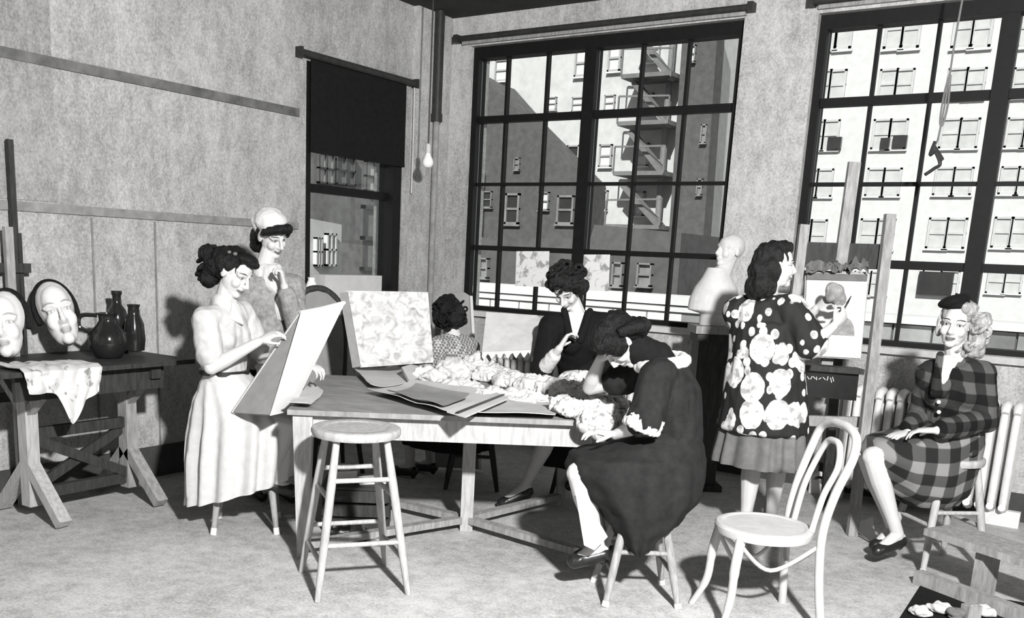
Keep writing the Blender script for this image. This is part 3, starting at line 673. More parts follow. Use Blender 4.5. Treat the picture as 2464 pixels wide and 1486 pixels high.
build('knot', MB().tube(bez([jp(x, y, wc) for x, y in ((2250, 340), (2238, 372), (2252, 365), (2268, 385), (2258, 368), (2245, 350), (2262, 392), (2248, 405), (2226, 420))]), .010, 6), ROD, t)
# ---- board the girl leans on, papers
t = thing('drawing_board', fl(jp(650, 998, 4.58))+UP*.74, 'grey drawing board tilted between girl and table with paper over it', 'drawing board')
a, b, c_ = jp(724, 752, 4.93), jp(560, 993, 4.78), jp(651, 999, 4.56)
d_ = jp(736, 748, 4.96)
build('board', MB().slab([a, b, c_, d_], .014), CARD, t, 30)
build('board_edge', MB().bar(a, b, .018, .018), PAPER, t, 30)
def sheet(u, v):
    p = jp(724, 752, 4.90).lerp(jp(650, 999, 4.545), v); q = jp(830, 727, 5.10).lerp(jp(703, 985, 4.74), v)
    return p.lerp(q, u)+FH*(-.012*math.sin(u*3.1)-.01)
build('paper_sheet', MB().grid(sheet, 10, 14, .005), PAPER, t, 30)
build('rolled_edge', MB().tube([jp(722, 752, 4.90), jp(775, 742, 5.0), jp(829, 728, 5.10)], .011, 8), PAPER, t)
# upright drawing
t = thing('upright_drawing', jp(950, 880, 5.98), 'large ink drawing standing upright on the far edge of the table', 'drawing')
q = [jp(832, 699, 6.02), jp(1030, 703, 6.02), jp(1043, 872, 5.86), jp(866, 884, 5.86)]
build('sheet', MB().slab(q, .006), DRAW, t, 30)
build('backing', MB().slab([p+FH*.012 for p in q], .012), CARD, t, 30)
build('side_strip', MB().bar(jp(835, 705, 6.0)+RH*-.02, jp(866, 884, 5.85)+RH*-.02, .05, .02, up=FH), CARD, t, 30)
# light slanted board near the woman in black, grey board by the window
t = thing('tilted_board', jp(1250, 845, 5.95), 'pale drawing board tilted up on the table before the woman in black', 'drawing board')
q = [jp(1170, 752, 6.15), jp(1292, 760, 6.15), jp(1345, 838, 5.85), jp(1160, 846, 5.85)]
build('board', MB().slab(q, .012), M('pale_board', .5, .8, 14, .12), t, 30)
build('torn_edge', MB().grid(lambda u, v: q[3].lerp(q[2], u)+UP*(-.03*v*(1+.6*math.sin(u*60)))-FH*.012, 40, 2, .003), PAPER, t, 30)
build('prop', MB().bar(jp(1240, 800, 6.05), jp(1240, 862, 6.2), .03, .02), WOODM, t, 30)
t = thing('standing_board', fl(jp(1120, 800, 6.75)), 'tall grey board leaning behind the woman in the checked blouse', 'board')
build('panel', MB().slab([jp(1048, 712, 6.9), jp(1062, 703, 6.9), jp(1118, 703, 6.9), jp(1132, 712, 6.9), fl(jp(1165, 900, 6.6))+UP*.02, fl(jp(1050, 900, 6.6))+UP*.02], .02), CARD, t, 30)
build('edge', MB().bar(jp(1133, 712, 6.88), fl(jp(1166, 900, 6.58))+UP*.02, .02, .02), PAPER, t, 30)
# black round-backed chair
cb = fl(jp(795, 800, 6.45)); fx = dirv(-60); ly = UP.cross(fx)
t = thing('round_back_chair', cb, 'dark round-backed chair beyond the end of the work table', 'chair')
def bc(f, l, z): return cb+fx*f+ly*l+UP*z
build('seat', MB().lathe([(.18, .42), (.21, .43), (.21, .455), (.18, .465), (.01, .46)], cb, 24), WOODD, t, 30)
build('back_panel', MB().loft([[bc(-.17-.10*(z-.45), l, z) for l, z in pr] for pr in [[(-.17, .47), (.17, .47), (.19, .8), (.185, 1.0), (.15, 1.13), (.07, 1.20), (0, 1.215), (-.07, 1.20), (-.15, 1.13), (-.185, 1.0), (-.19, .8)]]]+[[bc(-.20-.10*(z-.45), l, z) for l, z in [(-.17, .47), (.17, .47), (.19, .8), (.185, 1.0), (.15, 1.13), (.07, 1.20), (0, 1.215), (-.07, 1.20), (-.15, 1.13), (-.185, 1.0), (-.19, .8)]]]), CARD, t, 30)
build('back_rim', MB().tube(bez([bc(-.185, -.17, .45), bc(-.225, -.195, .8), bc(-.245, -.19, 1.0), bc(-.255, -.155, 1.14), bc(-.262, -.07, 1.215), bc(-.263, 0, 1.23), bc(-.262, .07, 1.215), bc(-.255, .155, 1.14), bc(-.245, .19, 1.0), bc(-.225, .195, .8), bc(-.185, .17, .45)]), .024, 10), WOODD, t, 60)
for i, j in ((1, 1), (1, -1), (-1, 1), (-1, -1)): build('leg', MB().tube([bc(i*.13, j*.13, .43), bc(i*.18, j*.18, 0)], [.02, .015], 8), WOODD, t)
# things on the sash window sill
zS = W1[2]
tag(build('white_box', MB().span((-.08, at(748, 680, X=0).y+.09, zS), (.06, at(905, 680, X=0).y, at(900, 662, X=0).z)), WHITEP), 'long flat white box lying on the sash window sill', 'box')
vb = V((.02, -1.58, zS)); vv = jp(750, 690, 6.9)
tag(build('white_jar', MB().lathe([(.02, 0), (.045, .01), (.05, .06), (.035, .11), (.025, .13), (.03, .15)], V((.03, -1.622, zS)), 16), BULB), 'small white jar at the end of the sash window sill', 'jar')
# drawings in the big window
for nm, q, lb in (('window_drawing', [(1243, 604), (1322, 604), (1318, 690), (1240, 688)], 'small ink sketch stuck in the big window beside the black-clad woman, with side margin'), ('window_sketch', [(1402, 612), (1468, 612), (1464, 700), (1400, 698)], 'pale sketch stuck in the big window over the shoulder of the black-clad woman')):
    tag(build(nm, MB().slab([at(x, y, Y=.085) for x, y in q], .004), print_mat(nm+'_ink', .8, .35, 14, .52, .62)), lb, 'drawing')
# ---- papers on the table
def onT(x, y, z): return at(x, y, z=z)
def flat_sheet(nm, q, z, mat, lb, cat='paper', curl=.01):
    P4 = [onT(x, y, z) for x, y in q]
    def f(u, v):
        p = P4[0].lerp(P4[1], u).lerp(P4[3].lerp(P4[2], u), v); return p+UP*(curl*(noise.noise(p*6)+.5)+curl*2*(abs(u-.5)*2)**4)
    return tag(build(nm, MB().grid(f, 12, 10, .003), mat), lb, cat)
flat_sheet('large_drawing_sheet', [(885, 945), (990, 922), (1215, 955), (1090, 1004)], TZ+.012, PAPER, 'large white sheet lying at the front edge of the work table')
flat_sheet('grey_tracing_sheet', [(930, 950), (1000, 934), (1130, 958), (1062, 985)], TZ+.032, CARD, 'grey tracing sheet on the large white sheet')
flat_sheet('blank_sheet', [(1100, 1003), (1215, 952), (1350, 962), (1335, 1008)], TZ+.008, M('dull_paper', .45, .85, 8, .12), 'dull blank sheet near the middle of the table front')
flat_sheet('sketch_sheet', [(850, 895), (950, 885), (1000, 920), (890, 935)], TZ+.004, PAPER, 'white sketch sheet below the upright drawing')
flat_sheet('corner_sheet', [(690, 978), (745, 930), (778, 950), (742, 982)], TZ+.006, PAPER, 'white sheet at the table corner under the drawing board')
for nm, q, z, lb in (('small_booklet', [(965, 885), (1010, 872), (1018, 905), (985, 920)], .80, 'small pale booklet propped on the table papers'),):
    P4 = [onT(x, y, TZ+.02+.05*(k in (0, 1))) for k, (x, y) in enumerate(q)]
    tag(build(nm, MB().slab(P4, .014), PAPER), lb, 'booklet')
st = thing('folded_magazine', onT(1130, 985, TZ), 'folded magazine with dark spine lying open on the sheets', 'magazine')
a, b, c_, d_ = (onT(*p, TZ+.04) for p in ((1075, 990), (1195, 945), (1225, 958), (1120, 1003)))
build('cover', MB().slab([a, b, c_, d_], .008), PAPER, st, 30)
build('spine', MB().bar(a.lerp(d_, .55)+UP*.008, b.lerp(c_, .55)+UP*.008, .016, .006), LEATHER, st, 30)
# crumpled white cloth heaps
def heap(nm, blobs, mat, lb, vox=.0075, amp=.034, sc_=11, cat='cloth'):
    mb = MB(); rnd = random.Random(hash(nm) % 1000 if False else len(nm))
    for x, y, z, r, h in blobs: mb.ball(onT(x, y, z), (r, r*.85, h), (TE, TN, UP))
    zc = TZ+.004
    def d(p, n):
        r = amp*(.9-1.7*abs(noise.noise(p*sc_))-1.1*abs(noise.noise(p*sc_*2.3+V((5, 2, 1))))-.5*abs(noise.noise(p*sc_*5)))
        return r if p.z+n.z*r > zc or n.z > .2 else 0
    o = organic(nm, mb, mat, None, vox, 2, d); off = woff(o)
    for v in o.data.vertices:                    # rest on the table top instead of sinking into it
        q = v.co+off-TA
        if -.01 < q.dot(TE) < TL+.01 and -.01 < q.dot(TN) < TD+.01 and v.co.z+off.z < TZ+.003 and v.co.z+off.z > TZ-.09: v.co.z = TZ+.003-off.z
    return tag(o, lb, cat)
heap('crumpled_cloth', [(1040, 905, TZ+.03, .13, .05), (1090, 895, TZ+.04, .12, .07), (1150, 890, TZ+.05, .11, .10), (1185, 905, TZ+.03, .12, .06), (1240, 920, TZ+.03, .13, .05), (1290, 930, TZ+.03, .12, .06), (1330, 935, TZ+.03, .12, .055), (1200, 950, TZ+.015, .13, .03), (1270, 960, TZ+.015, .12, .03), (1110, 930, TZ+.015, .12, .03)], CLOTHW, 'long heap of crumpled white cloth along the work table')
heap('lace_bundle', [(1370, 945, TZ+.04, .11, .06), (1420, 945, TZ+.05, .10, .07), (1460, 945, TZ+.05, .09, .06), (1390, 985, TZ+.04, .11, .05), (1440, 985, TZ+.04, .11, .06), (1485, 975, TZ+.045, .08, .05), (1430, 1020, TZ+.0, .09, .06), (1470, 1010, TZ+.0, .09, .07), (1450, 1040, TZ-.03, .06, .05), (1400, 920, TZ+.06, .08, .06), (1490, 1000, TZ+.02, .07, .05), (1360, 975, TZ+.04, .08, .05)], LACE, 'bundle of white lace spilling over the end of the work table', amp=.03, sc_=14)
# ---- under the table: boots, boxes, papers
px0 = fl(at(850, 1310, z=0))
for k, (x, y, z, s3, mt, nm, lb) in enumerate(((835, 1262, .10, (.16, .12, .03), PAPER, 'paper_stack', 'small stack of white paper on the box under the table'), (850, 1285, .03, (.26, .2, .10), LEATHER, 'dark_case', 'flat dark case lying under the work table'), (825, 1200, .30, (.10, .08, .06), PAPER, 'white_carton', 'small white carton on the crate under the table'), (860, 1205, .14, (.24, .2, .24), WOODD, 'dark_crate', 'dark wooden crate under the work table'))):
    p = at(x, y, z=z)
    if nm == 'dark_crate':
        t = thing(nm, fl(p), lb, 'crate')
        for i in (-1, 1):
            for zz in (.04, .12, .20): build('side_slat', MB().box(fl(p)+TN*(i*.13)+UP*zz, (.34, .014, .065), (TE, TN, UP)), WOODD, t, 30)
            for zz in (.04, .12, .20): build('end_slat', MB().box(fl(p)+TE*(i*.175)+UP*zz, (.014, .245, .065), (TE, TN, UP)), WOODD, t, 30)
        build('lid', MB().box(fl(p)+UP*.245, (.37, .29, .014), (TE, TN, UP)), WOODD, t, 30)
        tq = fl(p)
for nm, q, s3, mt, lb, cat in (('white_carton', tq+TE*-.08+UP*.252, (.13, .10, .07), PAPER, 'small white carton on the crate under the table', 'carton'), ('paper_stack', tq+TE*.07+UP*.252, (.15, .11, .025), PAPER, 'thin stack of white paper on the crate under the table', 'paper')):
    t = thing(nm, q, lb, cat); n_ = 3 if nm == 'paper_stack' else 1
    for k in range(n_): build('sheet_bundle' if n_ > 1 else 'body', MB().box(q+UP*(s3[2]/n_*(k+.5)), (s3[0]*(1-.06*k), s3[1], s3[2]/n_*.92), (dirv(20+9*k), dirv(110+9*k), UP)), mt, t, 30)
    if n_ == 1: build('flap', MB().box(q+UP*(s3[2]+.004), (s3[0]*.48, s3[1], .004), (dirv(20), dirv(110), UP)), PAPER, t, 30)
for k, (x, y, az, lb) in enumerate(((830, 1292, 20, 'black leather shoe lying under the table beside the crate, laces up'), (878, 1300, -40, 'brown leather shoe lying under the table turned to the stool'))):
    p = fl(at(x, y, z=0)); X = dirv(az); Y = UP.cross(X); t = thing('loose_shoe', p, lb, 'shoe', 'loose shoes under the table')
    mb = MB()
    mb.ball(p+UP*.035-X*.07, (.05, .036, .035), (X, Y, UP)).ball(p+UP*.03+X*.0, (.09, .036, .03), (X, Y, UP)).ball(p+UP*.028+X*.075, (.055, .042, .028), (X, Y, UP)).ball(p+UP*.06-X*.06, (.045, .034, .03), (X, Y, UP))
    organic('upper', mb, LEATHER if k == 0 else M('brown_leather', .12, .4, 20, .3), t, .006, 2)
    build('sole', MB().lathe([(.01, 0), (1, 0), (1, .008), (.01, .008)], p, 20, (X*.13, Y*.042, UP)), WOODD, t, 30)
# ---- low bench and scraps, lower right
a, b = V((4.47, -1.72, .27)), V((5.25, -2.16, .27)); dd = (b-a).normalized(); nn_ = UP.cross(dd)
t = thing('low_bench', fl((a+b)/2), 'rough low wooden bench by the seated woman in plaid', 'bench')
for k in (-1, 0, 1): build('seat_plank', MB().bar(a+nn_*(k*.085), b+nn_*(k*.085), .078, .035), WOODM, t, 30)
for u in (.3, .85):
    p = a.lerp(b, u); build('end_panel', MB().box(V((p.x, p.y, .135)), (.04, .13, .235), (dd, nn_, UP)), WOODM, t, 30)
build('foot_rail', MB().bar(fl(a)+nn_*(-.12)+UP*.035, fl(b)+nn_*(-.12)+UP*.035, .06, .07), WOODM, t, 30)
mq = [at(2165, 1486, z=.004), at(2215, 1408, z=.004), at(2464, 1450, z=.004), at(2464, 1530, z=.004), at(2150, 1530, z=.004)]
tag(build('floor_mat', MB().slab(mq, .006), BLACKC), 'black mat on the floor covered with scraps', 'mat')
rs_ = random.Random(5)
for k, (x, y, r, lb) in enumerate(((2215, 1470, .05, 'crumpled white scrap at the corner of the black mat'), (2262, 1462, .055, 'largest crumpled scrap lying on the black mat'), (2300, 1478, .04, 'small grey scrap between two crumpled ones on the mat'), (2370, 1470, .05, 'crumpled pale scrap on the mat beyond the wood block'))):
    p = at(x, y, z=.03); mb = MB().ball(p, (r, r*.8, .025))
    organic('paper_scrap', mb, CLOTHW if k != 2 else GREYS, None, .006, 1, lambda p_, n: .018*noise.noise(p_*32) if p_.z > .02 else 0, label=lb, cat='paper scrap', group='crumpled scraps on the mat')
p = at(2335, 1480, z=.03); tag(build('wood_block', MB().box(p+UP*.01, (.07, .05, .08), (dirv(15), dirv(105), UP)).box(p+UP*.054, (.05, .035, .008), (dirv(15), dirv(105), UP)), WOODM), 'short grey wood block standing on the black mat', 'wood block')
q = [at(x, y, z=.01) for x, y in ((2045, 1275), (2098, 1262), (2108, 1302), (2090, 1300))]
tag(build('folded_paper', MB().slab(q, .004).slab([q[0]+UP*.03, q[1]+UP*.05, q[2], q[3]], .004), PAPER), 'folded white paper on the floor by the radiator pipe', 'paper')
# ---- easel at left edge
t = thing('wall_easel', (.2, -3.98, 0), 'dark easel standing between drafting table and left wall', 'easel')
for px, pyt in ((22, 335), (42, 560)):
    a = at(px, pyt, X=.05); build('post', MB().bar(a, (.05, a.y, 0), .03, .03, up=V((1, 0, 0))), WOODD, t, 30)
a = at(18, 545, X=.1); build('mast', MB().bar(a, (.1, a.y, .0), .045, .03, up=V((1, 0, 0))), WOODM, t, 30)
for z in (.6, 1.3): build('cross_bar', MB().span((.06, -4.2, z), (.085, -3.86, z+.05)), WOODD, t, 30)

# ================================================================== FIGURES
def frame_of(f, u):
    X = V(f).normalized(); Z = (V(u)-X*X.dot(V(u))).normalized(); return X, Z.cross(X), Z
def head_shells(mb, c, f, u, s=1.0, ears=True):
    X, Y, Z = frame_of(f, u); ax = (X, Y, Z)
    def P(x, y, z): return c+(X*x+Y*y+Z*z)*s
    def E(p, r): mb.ball(P(*p), tuple(k*s for k in r), ax, 18)
    E((-.014, 0, .032), (.094, .074, .085)); E((.022, 0, -.03), (.066, .060, .083)); E((.045, 0, .035), (.045, .055, .06))
    E((.066, 0, -.092), (.024, .026, .020)); E((.03, 0, -.082), (.045, .046, .028))
    for sy in (-1, 1):
        E((.060, sy*.036, -.028), (.026, .024, .028)); E((.071, sy*.0315, .005), (.0125, .016, .0105)); E((.094, sy*.011, -.034), (.011, .009, .008))
        mb.tube([P(.058, sy*.055, .020), P(.078, sy*.034, .029), P(.088, sy*.01, .022)], [.009*s, .011*s, .010*s], 8)
        if ears: E((-.004, sy*.073, -.004), (.020, .010, .031))
    mb.tube([P(.086, 0, .024), P(.094, 0, .008), P(.104, 0, -.012), P(.113, 0, -.029), P(.100, 0, -.039)], [.007*s, .0085*s, .010*s, .012*s, .010*s], 10)
    E((.089, 0, -.058), (.012, .021, .0062)); E((.087, 0, -.068), (.012, .018, .0070)); E((.085, 0, -.045), (.012, .018, .012))
    Mi = Matrix((X, Y, Z))
    return lambda p: tuple((Mi @ (p-c))/s)
def hand_shells(mb, wr, d, n, curl=25, thumb=1, s=.95, spread=4, pts=None):
    """d: direction of the hand, n: palm normal, thumb: +1/-1 side"""
    D = V(d).normalized(); N = (V(n)-D*D.dot(V(n))).normalized(); S = D.cross(N)*thumb; w0 = V(wr)
    mb.tube([w0-D*.01*s, w0+D*.02*s, w0+D*.055*s, w0+D*.09*s, w0+D*.1*s], [.022*s, .030*s, .040*s, .041*s, .034*s], 12, side=S, ry=[.019*s, .017*s, .016*s, .013*s, .008*s])
    tips = []
    for k, (o, L) in enumerate(((.033, .072), (.0115, .082), (-.0105, .078), (-.031, .062))):
        b = w0+D*(.088-.006*(k == 3)-.003*(k == 0))*s+S*o*s; a = math.radians(curl*.7); sp_ = S*math.tan(math.radians(spread*(1.5-k)))
        p = b; seg = (.44, .31, .25); r = (.0088, .0080, .0072, .0060); ang = a
        for i in range(3):
            dv = ((D+sp_)*math.cos(ang)+N*math.sin(ang)).normalized(); q = p+dv*L*s*seg[i]
            mb.cap(p, q, r[i]*s, r[i+1]*s, 8); p = q; ang += math.radians(curl*(1.1 if i == 0 else .8))
        tips.append(p)
    b = w0+D*.026*s+S*.028*s; q = b+(D*.62+S*.62+N*.35).normalized()*.045*s; r_ = q+(D*.85+S*.2+N*.5).normalized()*.036*s
    mb.cap(b, q, .0125*s, .0098*s, 8); mb.cap(q, r_, .0098*s, .0078*s, 8)
    return tips, r_
def torso_shells(mb, J, m=0.0, bust=True, low=True, k=1.0):
    lat = (J['shL']-J['shR']).normalized(); lh = (J['hipL']-J['hipR']).normalized()
    up1 = (J['neck']-J['chest']).normalized()
    pts = [J['pelvis']-(J['waist']-J['pelvis']).normalized()*.07, J['pelvis'], J['waist'], J['chest'], J['chest'].lerp(J['neck'], .55), J['chest'].lerp(J['neck'], .86)]
    rx = [.13, .165, .122, .142, .140, .09]; ry = [.085, .112, .090, .103, .082, .06]
    sd = [lh, lh, (lh+lat).normalized(), lat, lat, lat]
    if not low: pts = pts[2:]; rx = rx[2:]; ry = ry[2:]; sd = sd[2:]
    mb.tube(pts, [r*k+m for r in rx], 20, side=sd, ry=[r*k+m for r in ry])
    for a in ('shL', 'shR'):
        mb.cap(J['chest'].lerp(J['neck'], .62), J[a], .062*k+m*.8, .050*k+m)
        mb.cap(J['chest'].lerp(J['neck'], .1), J[a]-UP*.03, .080*k+m*.5, .044*k+m*.6)
    if bust:
        fw_ = UP.cross(lat)*-1 if False else lat.cross(up1)
        for sy in (-1, 1): mb.ball(J['chest']+fw_*(.058+m*.5)+lat*(sy*.06)-up1*.01, (.056+m*.5, .056+m*.5, .062+m*.5))
def body(name, J, label, parent_mats=SKIN, hands=None, voxel=.005, k=1.0):
    """one continuous skin mesh; J maps joint names to points. returns (Empty thing, face map)"""
    low = min((J['anL'].z, J['anR'].z))
    t = thing(name, V((J['pelvis'].x, J['pelvis'].y, max(0, low-.09))), label, 'person')
    mb = MB(); torso_shells(mb, J, 0, k=k)
    mb.cap(J['neck']-(J['head']-J['neck'])*.15, J['head']-J['hu']*.05-J['hf']*.012, .054, .047)
    am = head_shells(mb, J['head'], J['hf'], J['hu'], J.get('hs', 1.0))
    for s_ in 'LR':
        mb.cap(J['sh'+s_], J['el'+s_], .046, .036, rib=((.35, .045),)); mb.cap(J['el'+s_], J['wr'+s_], .037, .023, rib=((.3, .038),))
        hd, hn, cu, th = J['hand'+s_]; J['tips'+s_] = hand_shells(mb, J['wr'+s_], hd, hn, cu, th)
        mb.cap(J['hip'+s_], J['kn'+s_], .083, .054, rib=((.4, .074),)); mb.cap(J['kn'+s_], J['an'+s_], .052, .032, rib=((.3, .054), (.75, .036)))
        mb.cap(J['an'+s_], J['toe'+s_], .032, .026); mb.cap(J['an'+s_]-UP*.025, J['an'+s_]-UP*.035-(J['toe'+s_]-J['an'+s_]).normalized()*.03, .03, .026)
    organic('body', mb, SKIN, t, voxel, 3, None, am)
    return t
def shoes(t, J, mat=LEATHER, m=.007, heel=.035):
    for s_ in 'LR':
        a, b = J['an'+s_], J['toe'+s_]; d = (b-a).normalized(); mb = MB()
        h = a-UP*.035-V((d.x, d.y, 0))*.03
        mb.cap(h, b, .030+m, .028+m); mb.ball(b-d*.02, (.045, .040, .026), frame_of(d, UP)); mb.cap(h, h-UP*heel, .024, .018)
        organic('shoe', mb, mat, t, .006, 2)
def sleeve(mb, J, s_, m, upto):
    if upto <= 1: mb.cap(J['sh'+s_], J['sh'+s_].lerp(J['el'+s_], upto), .047+m, .042+m*1.25)
    else:
        mb.cap(J['sh'+s_], J['el'+s_], .047+m, .037+m); mb.cap(J['el'+s_], J['el'+s_].lerp(J['wr'+s_], upto-1), .038+m, .028+m)
def skirt(name, base, f, sl, hw, mat, parent, k=14, amp=.05, seed=0, n=112, sharp=.85, tilt=None):
    """horizontal slices (z, back, front); hw list of half widths"""
    X, Y, Z = frame_of(V((f.x, f.y, 0)), UP); rings = []; N_ = len(sl)
    # resample for smoothness
    fine = []
    for i in range(N_-1):
        for q in range(4):
            u = q/4; a = sl[i]; b = sl[i+1]; us = u*u*(3-2*u)
            fine.append((a[0]+(b[0]-a[0])*u, a[1]+(b[1]-a[1])*us, a[2]+(b[2]-a[2])*us, hw[i]+(hw[i+1]-hw[i])*us, (tilt[i]+(tilt[i+1]-tilt[i])*u) if tilt else 0))
    fine.append((sl[-1][0], sl[-1][1], sl[-1][2], hw[-1], tilt[-1] if tilt else 0))
    for i, (z, bk, fr, hh, tl) in enumerate(fine):
        w_ = i/(len(fine)-1); ring = []
        for j in range(n):
            th = j*2*math.pi/n; c_, s_ = math.cos(th), math.sin(th)
            ps = math.copysign(abs(c_)**sharp, c_); qs = math.copysign(abs(s_)**sharp, s_)
            mid = (fr-bk)/2; half = (fr+bk)/2
            pl = 1+amp*min(1, w_*1.6)*(math.sin(k*th+seed+2*noise.noise(V((c_*2, s_*2, seed))))+.6*noise.noise(V((c_*5, s_*5, z*3+seed))))
            fx_ = mid+half*ps*pl; ly_ = hh*qs*pl
            ring.append(V((base.x, base.y, z))+X*fx_+Y*ly_+UP*(tl*fx_))
        rings.append(ring)
    mb = MB().loft(rings); return build(name, mb, mat, parent, 70)
def hair(t, c, f, u, blobs, mat, s=1.0, amp=.006, vox=.006, chains=(), name='hair', sc_=55):
    X, Y, Z = frame_of(f, u); mb = MB()
    for p, r in blobs: mb.ball(c+(X*p[0]+Y*p[1]+Z*p[2])*s, tuple(q*s for q in r), (X, Y, Z), 16)
    for pts, r in chains: mb.tube([c+(X*p[0]+Y*p[1]+Z*p[2])*s for p in pts], [q*s for q in r], 10)
    return organic(name, mb, mat, t, vox, 2, locks(amp, sc_, c.x*10))
def curls(t, c, f, u, mat, n, r, shell, s=1.0, zmin=-.12, xmax=.07, seed=1, name='hair_curls', ymin=-9):
    X, Y, Z = frame_of(f, u); rnd = random.Random(seed); mb = MB(); k = 0
    while k < n:
        a = V((rnd.gauss(0, 1), rnd.gauss(0, 1), rnd.gauss(0, 1))).normalized()
        p = V((shell[0][0]+a.x*shell[1][0], shell[0][1]+a.y*shell[1][1], shell[0][2]+a.z*shell[1][2]))
        if p.z < zmin or p.y < ymin or (p.x > xmax and p.z < .06): continue
        k += 1; q = c+(X*p.x+Y*p.y+Z*p.z)*s; rr = r*rnd.uniform(.75, 1.25)
        b1 = V((rnd.gauss(0, 1), rnd.gauss(0, 1), rnd.gauss(0, 1))).normalized(); b2 = b1.orthogonal().normalized()
        mb.tube([q+b1*(rr*math.cos(h))+b2*(rr*math.sin(h)) for h in [j*math.pi/5 for j in range(10)]], rr*.52, 7, closed=True)
    mb.ball(c+(X*shell[0][0]+Y*shell[0][1]+Z*shell[0][2])*s, tuple(q*s*.93 for q in shell[1]), (X, Y, Z)) if xmax < .04 else None
    return build(name, mb, mat, t, 70)
CAPH = [((-.022, 0, .045), (.096, .082, .086)), ((-.05, 0, .0), (.065, .078, .075))]
def pj(w0):
    return lambda x, y, d=0.0: jp(x, y, w0+d)

# ---- 1. girl in cream dress drawing at the left end of the table
J_ = pj(5.0)
J = dict(head=J_(562, 655), hf=dirv(-24, -26), hu=(UP+dirv(0)*.25), neck=J_(538, 736), shR=J_(494, 768, -.13), shL=J_(584, 754, .15), chest=J_(534, 805), waist=J_(540, 890), pelvis=J_(545, 960),
         elR=J_(508, 884, -.20), wrR=J_(622, 822, -.19), elL=J_(630, 862, .16), wrL=J_(728, 872, -.06), hipR=J_(545, 985, -.08), hipL=J_(552, 985, .09), knR=J_(690, 1020, -.12), knL=J_(698, 1015, .1),
         anR=J_(650, 1150, -.1), anL=J_(655, 1150, .1), toeR=J_(705, 1180, -.1), toeL=J_(710, 1180, .1))
J['handR'] = (J_(700, 780, -.12)-J['wrR'], -UP+FH*.3, 30, -1); J['handL'] = (J_(785, 893, -.10)-J['wrL'], -UP*.8+RH*.3, 35, 1)
t = body('person', J, 'girl in a cream short-sleeved dress seated drawing, dark hair pinned up')
mb = MB(); torso_shells(mb, J, .014); sleeve(mb, J, 'R', .017, .74); sleeve(mb, J, 'L', .017, .74); mb.cap(J['neck']-UP*.05, J['neck']+UP*.0, .08, .07)
organic('blouse', mb, CREAM, t, .008, 3, folds(.009, 12, 9, 1))
cx_, cy_, cz_ = frame_of(J['hf'], J['hu'])
mb = MB(); nb_ = J['neck']
mb.slab([nb_+dirv(-30)*.06+UP*.03, nb_+dirv(-60)*.10-UP*.06, nb_+dirv(-20)*.12-UP*.09, nb_+dirv(0)*.075+UP*.01], .012)
build('collar', mb, PAPER, t, 40)
zz = lambda y: J_(545, y).z
sk = skirt('skirt', J['pelvis'], dirv(0), [(zz(893), .105, .115), (zz(925), .135, .17), (zz(965), .165, .30), (zz(1000), .175, .355), (zz(1050), .185, .36), (zz(1110), .195, .355), (zz(1160), .20, .35), (zz(1182), .205, .345)], [.135, .17, .21, .23, .24, .245, .25, .25], CREAMS, t, 15, .085, 1, tilt=[0, 0, -.02, -.02, 0, .1, .22, .30])
build('belt', MB().lathe([(1, -.012), (1.04, -.012), (1.04, .012), (1, .012)], V((J['waist'].x, J['waist'].y, zz(893))), 40, (dirv(0)*.125, dirv(90)*.14, UP)), LEATHER, t, 30)
hair(t, J['head'], J['hf'], J['hu'], CAPH+[((.045, .0, .098), (.042, .075, .03)), ((.075, .01, .088), (.03, .055, .022)), ((-.10, 0, .04), (.05, .07, .055)), ((-.03, -.07, .03), (.06, .02, .05))], HAIRB)
hair(t, J['head'], J['hf'], J['hu'], [((-.115, -.02, -.035), (.055, .05, .055)), ((-.165, -.03, .015), (.05, .045, .05)), ((-.10, -.03, -.095), (.05, .045, .045)), ((-.09, -.05, -.02), (.05, .03, .05)), ((-.14, .02, -.02), (.05, .05, .05))], GLAZE if False else HAIRB, name='hair_curls', amp=.009, sc_=40)
curls(t, J['head'], J['hf'], J['hu'], HAIRB, 30, .017, ((-.125, -.02, -.03), (.075, .06, .085)), zmin=-.14, seed=3, name='hair_ringlets')
build('hair_flower', MB().ball(J['head']+cx_*-.0-cy_*.055+cz_*.10, (.014, .010, .010)).ball(J['head']-cx_*.03-cy_*.062+cz_*.092, (.011, .010, .010)), GREYS, t, 60)
shoes(t, J)

# ---- 2. woman in white cap standing behind her
J_ = pj(5.62)
J = dict(head=J_(652, 566), hf=dirv(-38, -24), hu=(UP-dirv(0)*.22), neck=J_(630, 655), shR=J_(575, 694, -.08), shL=J_(705, 690, .08), chest=J_(640, 738), waist=J_(642, 850), pelvis=J_(642, 940),
         elR=J_(560, 810, -.05), wrR=J_(620, 880, -.2), elL=J_(716, 796, -.10), wrL=J_(684, 688, -.20), hipR=J_(610, 955, -.05), hipL=J_(675, 955, .05))
for s_, dx in (('R', -.09), ('L', .09)):
    b = J['pelvis']+dirv(52)*0+RH*dx
    J['kn'+s_] = V((b.x, b.y, .47)); J['an'+s_] = V((b.x, b.y, .09)); J['toe'+s_] = V((b.x, b.y, .035))+dirv(-50)*.13
J['handL'] = (J_(668, 626, -.20)-J['wrL'], dirv(200), 75, -1); J['handR'] = (dirv(-20, -30), -UP, 25, -1)
t = body('person', J, 'woman in white cap and grey tweed jacket standing with hand to chin')
mb = MB(); torso_shells(mb, J, .022); sleeve(mb, J, 'R', .018, 1.85); sleeve(mb, J, 'L', .018, 1.82)
organic('jacket', mb, GREYC, t, .009, 3, folds(.008, 9, 7, 3))
nk, chs = J['neck'], J['chest']; fo = dirv(-45)
